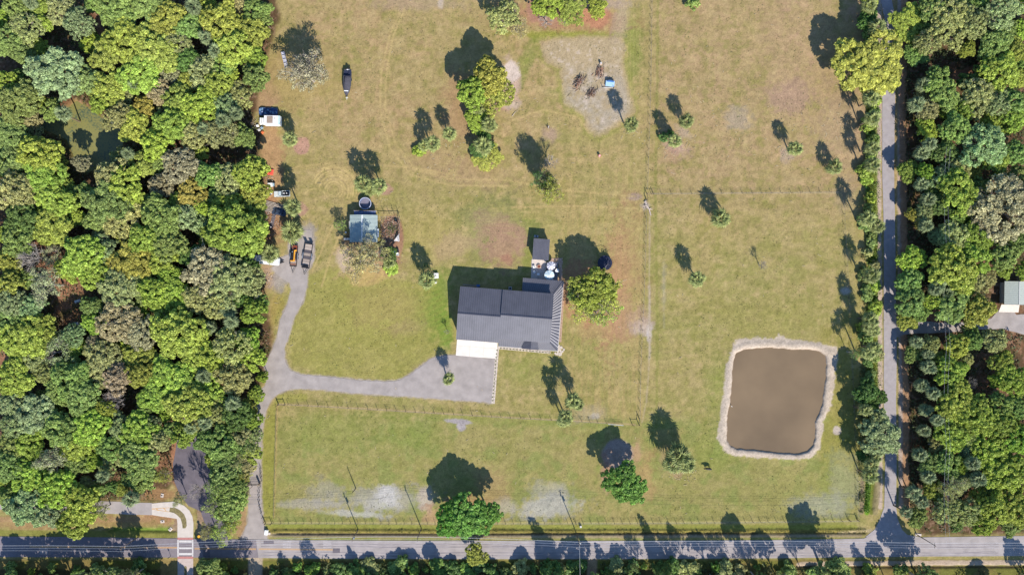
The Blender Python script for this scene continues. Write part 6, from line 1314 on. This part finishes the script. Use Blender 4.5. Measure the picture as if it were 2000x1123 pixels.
my = mat('sign_yellow', (.72,.34,.02), .4); MB().add([(0,-.04,1.5),(.6,-.04,2.1),(0,-.04,2.7),(-.6,-.04,2.1),(0,.0,1.5),(.6,.0,2.1),(0,.0,2.7),(-.6,.0,2.1)],[(0,3,2,1),(4,5,6,7),(0,1,5,4),(1,2,6,5),(2,3,7,6),(3,0,4,7)],M=Matrix.Rotation(-.9,4,'X') @ Matrix.Translation((0,0,-.3)) if False else None).build('sign_plate', my, t)
MB().cyl(0,0,2.7,2.82,.45,.45,n=14).build('beacon_cap', my, t)
for x, y, h in ((317.5,1072,2.0),(334,1085,2.0)):
    p = W(x, y if y > 1080 else 1090); t = thing('bollard_post', 'thin black roadside post '+('nearer the crosswalk' if x > 330 else 'farther left of the crosswalk')+' below the road', 'post', (p.x,p.y,0), 0); MB().cyl(0,0,0,1.4,.06,n=8).build('post', m_blk, t); MB().box(-.2,.2,-.03,.03,1.3,1.9).build('plate', m_blk, t)
p = W(480, 890, .3); t = thing('gate_stone', 'pale boulders beside the gravel lane near the entry gate', 'boulder', W(506,884)); 
for i in range(4): MB().cyl(rnd.uniform(-.6,.6),rnd.uniform(-.8,.8),0,.4+.1*i,.35,.2,n=7).build('stone', m_slab, t)
# ------------------------------------------------------------------ cottage in the right woods, blue roof in the left woods
pc = W(1974, 573); cot = thing('cottage', 'small cottage with pale green white roof and white porch in the right woods', 'cottage', (pc.x,pc.y,0), math.radians(-1)); mcr = mat('cottage_roof', A(200,206,194), .6, noise=.08)
MB().box(-3.6,3.4,-3.3,3.5,0,2.6).build('wall', m_wall, cot)
plane_roof('roof_slope', [(0,3.8,3.7),(0,-3.6,3.7),(-4,-3.6,2.7),(-4,3.8,2.7)], parent=cot, m=mcr, seamm=mcr, seam=.6); plane_roof('roof_slope', [(0,3.8,3.7),(0,-3.6,3.7),(3.7,-3.6,2.7),(3.7,3.8,2.7)], parent=cot, m=mcr, seamm=mcr, seam=.6)
MB().box(-.1,.1,-3.6,3.8,3.72,3.8).build('ridge_cap', m_trim, cot); MB().slab([(-5.4,-6.1,2.2),(1.0,-6.1,2.2),(1.0,-3.65,2.6),(-4.8,-3.65,2.6)], .1).build('porch_roof', mat('porch_cream', A(240,226,208), .7), cot)
for x in (-5.2,-2.2,.9): MB().box(x-.06,x+.06,-6,-5.88,0,2.15).build('porch_post', m_trim, cot)
MB().box(-1,0,-3.36,-3.3,0,2.1).build('door', m_trim, cot); w = MB().box(1.2,2.4,-3.36,-3.3,1,2.1).build('window', m_trim, cot); MB().box(1.3,2.3,-3.38,-3.36,1.1,2.0).build('window_pane', m_glass, w)
p = W(30, 31, 2.4); t = thing('garden_shed', 'small pale blue roofed shed under trees near the upper left corner', 'shed', (p.x,p.y,0), .1); MB().box(-1,1,-.9,.9,0,2.1).build('wall', m_wallg, t); MB().slab([(-1.2,-1.1,2.2),(1.2,-1.1,2.2),(1.2,1.1,2.5),(-1.2,1.1,2.5)], .08).build('roof', mat('pale_blue_roof',(.36,.44,.58),.5), t); MB().box(-.4,.4,-.95,-.9,0,1.8).build('door', m_trim, t)
for x, y, lb in ((151,588,'pale boat hull in the shade of the left woods clearing'),(148,632,'pale sheeted stack in the shade below the woods clearing')):
    p = W(x, y, .5); t = thing('sheeted_stack', lb, 'stack', (p.x,p.y,0), rnd.random()); MB().box(-1.0,1.0,-.5,.5,0,.6,taper=.1).build('load', m_trim, t); MB().box(-.7,.7,-.3,.3,.6,.7).build('cover', m_silver, t)
scatter('yard_debris', [(rnd.gauss(cx,sx), rnd.gauss(cy,sy), rnd.uniform(0,.3)) for cx,cy,sx,sy,n in ((497,245,6,10,120),(526,350,5,8,50),(522,415,7,9,90),(540,440,8,10,90),(520,540,8,8,60),(770,500,8,8,60)) for _ in range(n)], .2, (.42,.36,.32), 611, 'pale debris scattered along the edge of the left woods', 'debris')
resolve_labels()
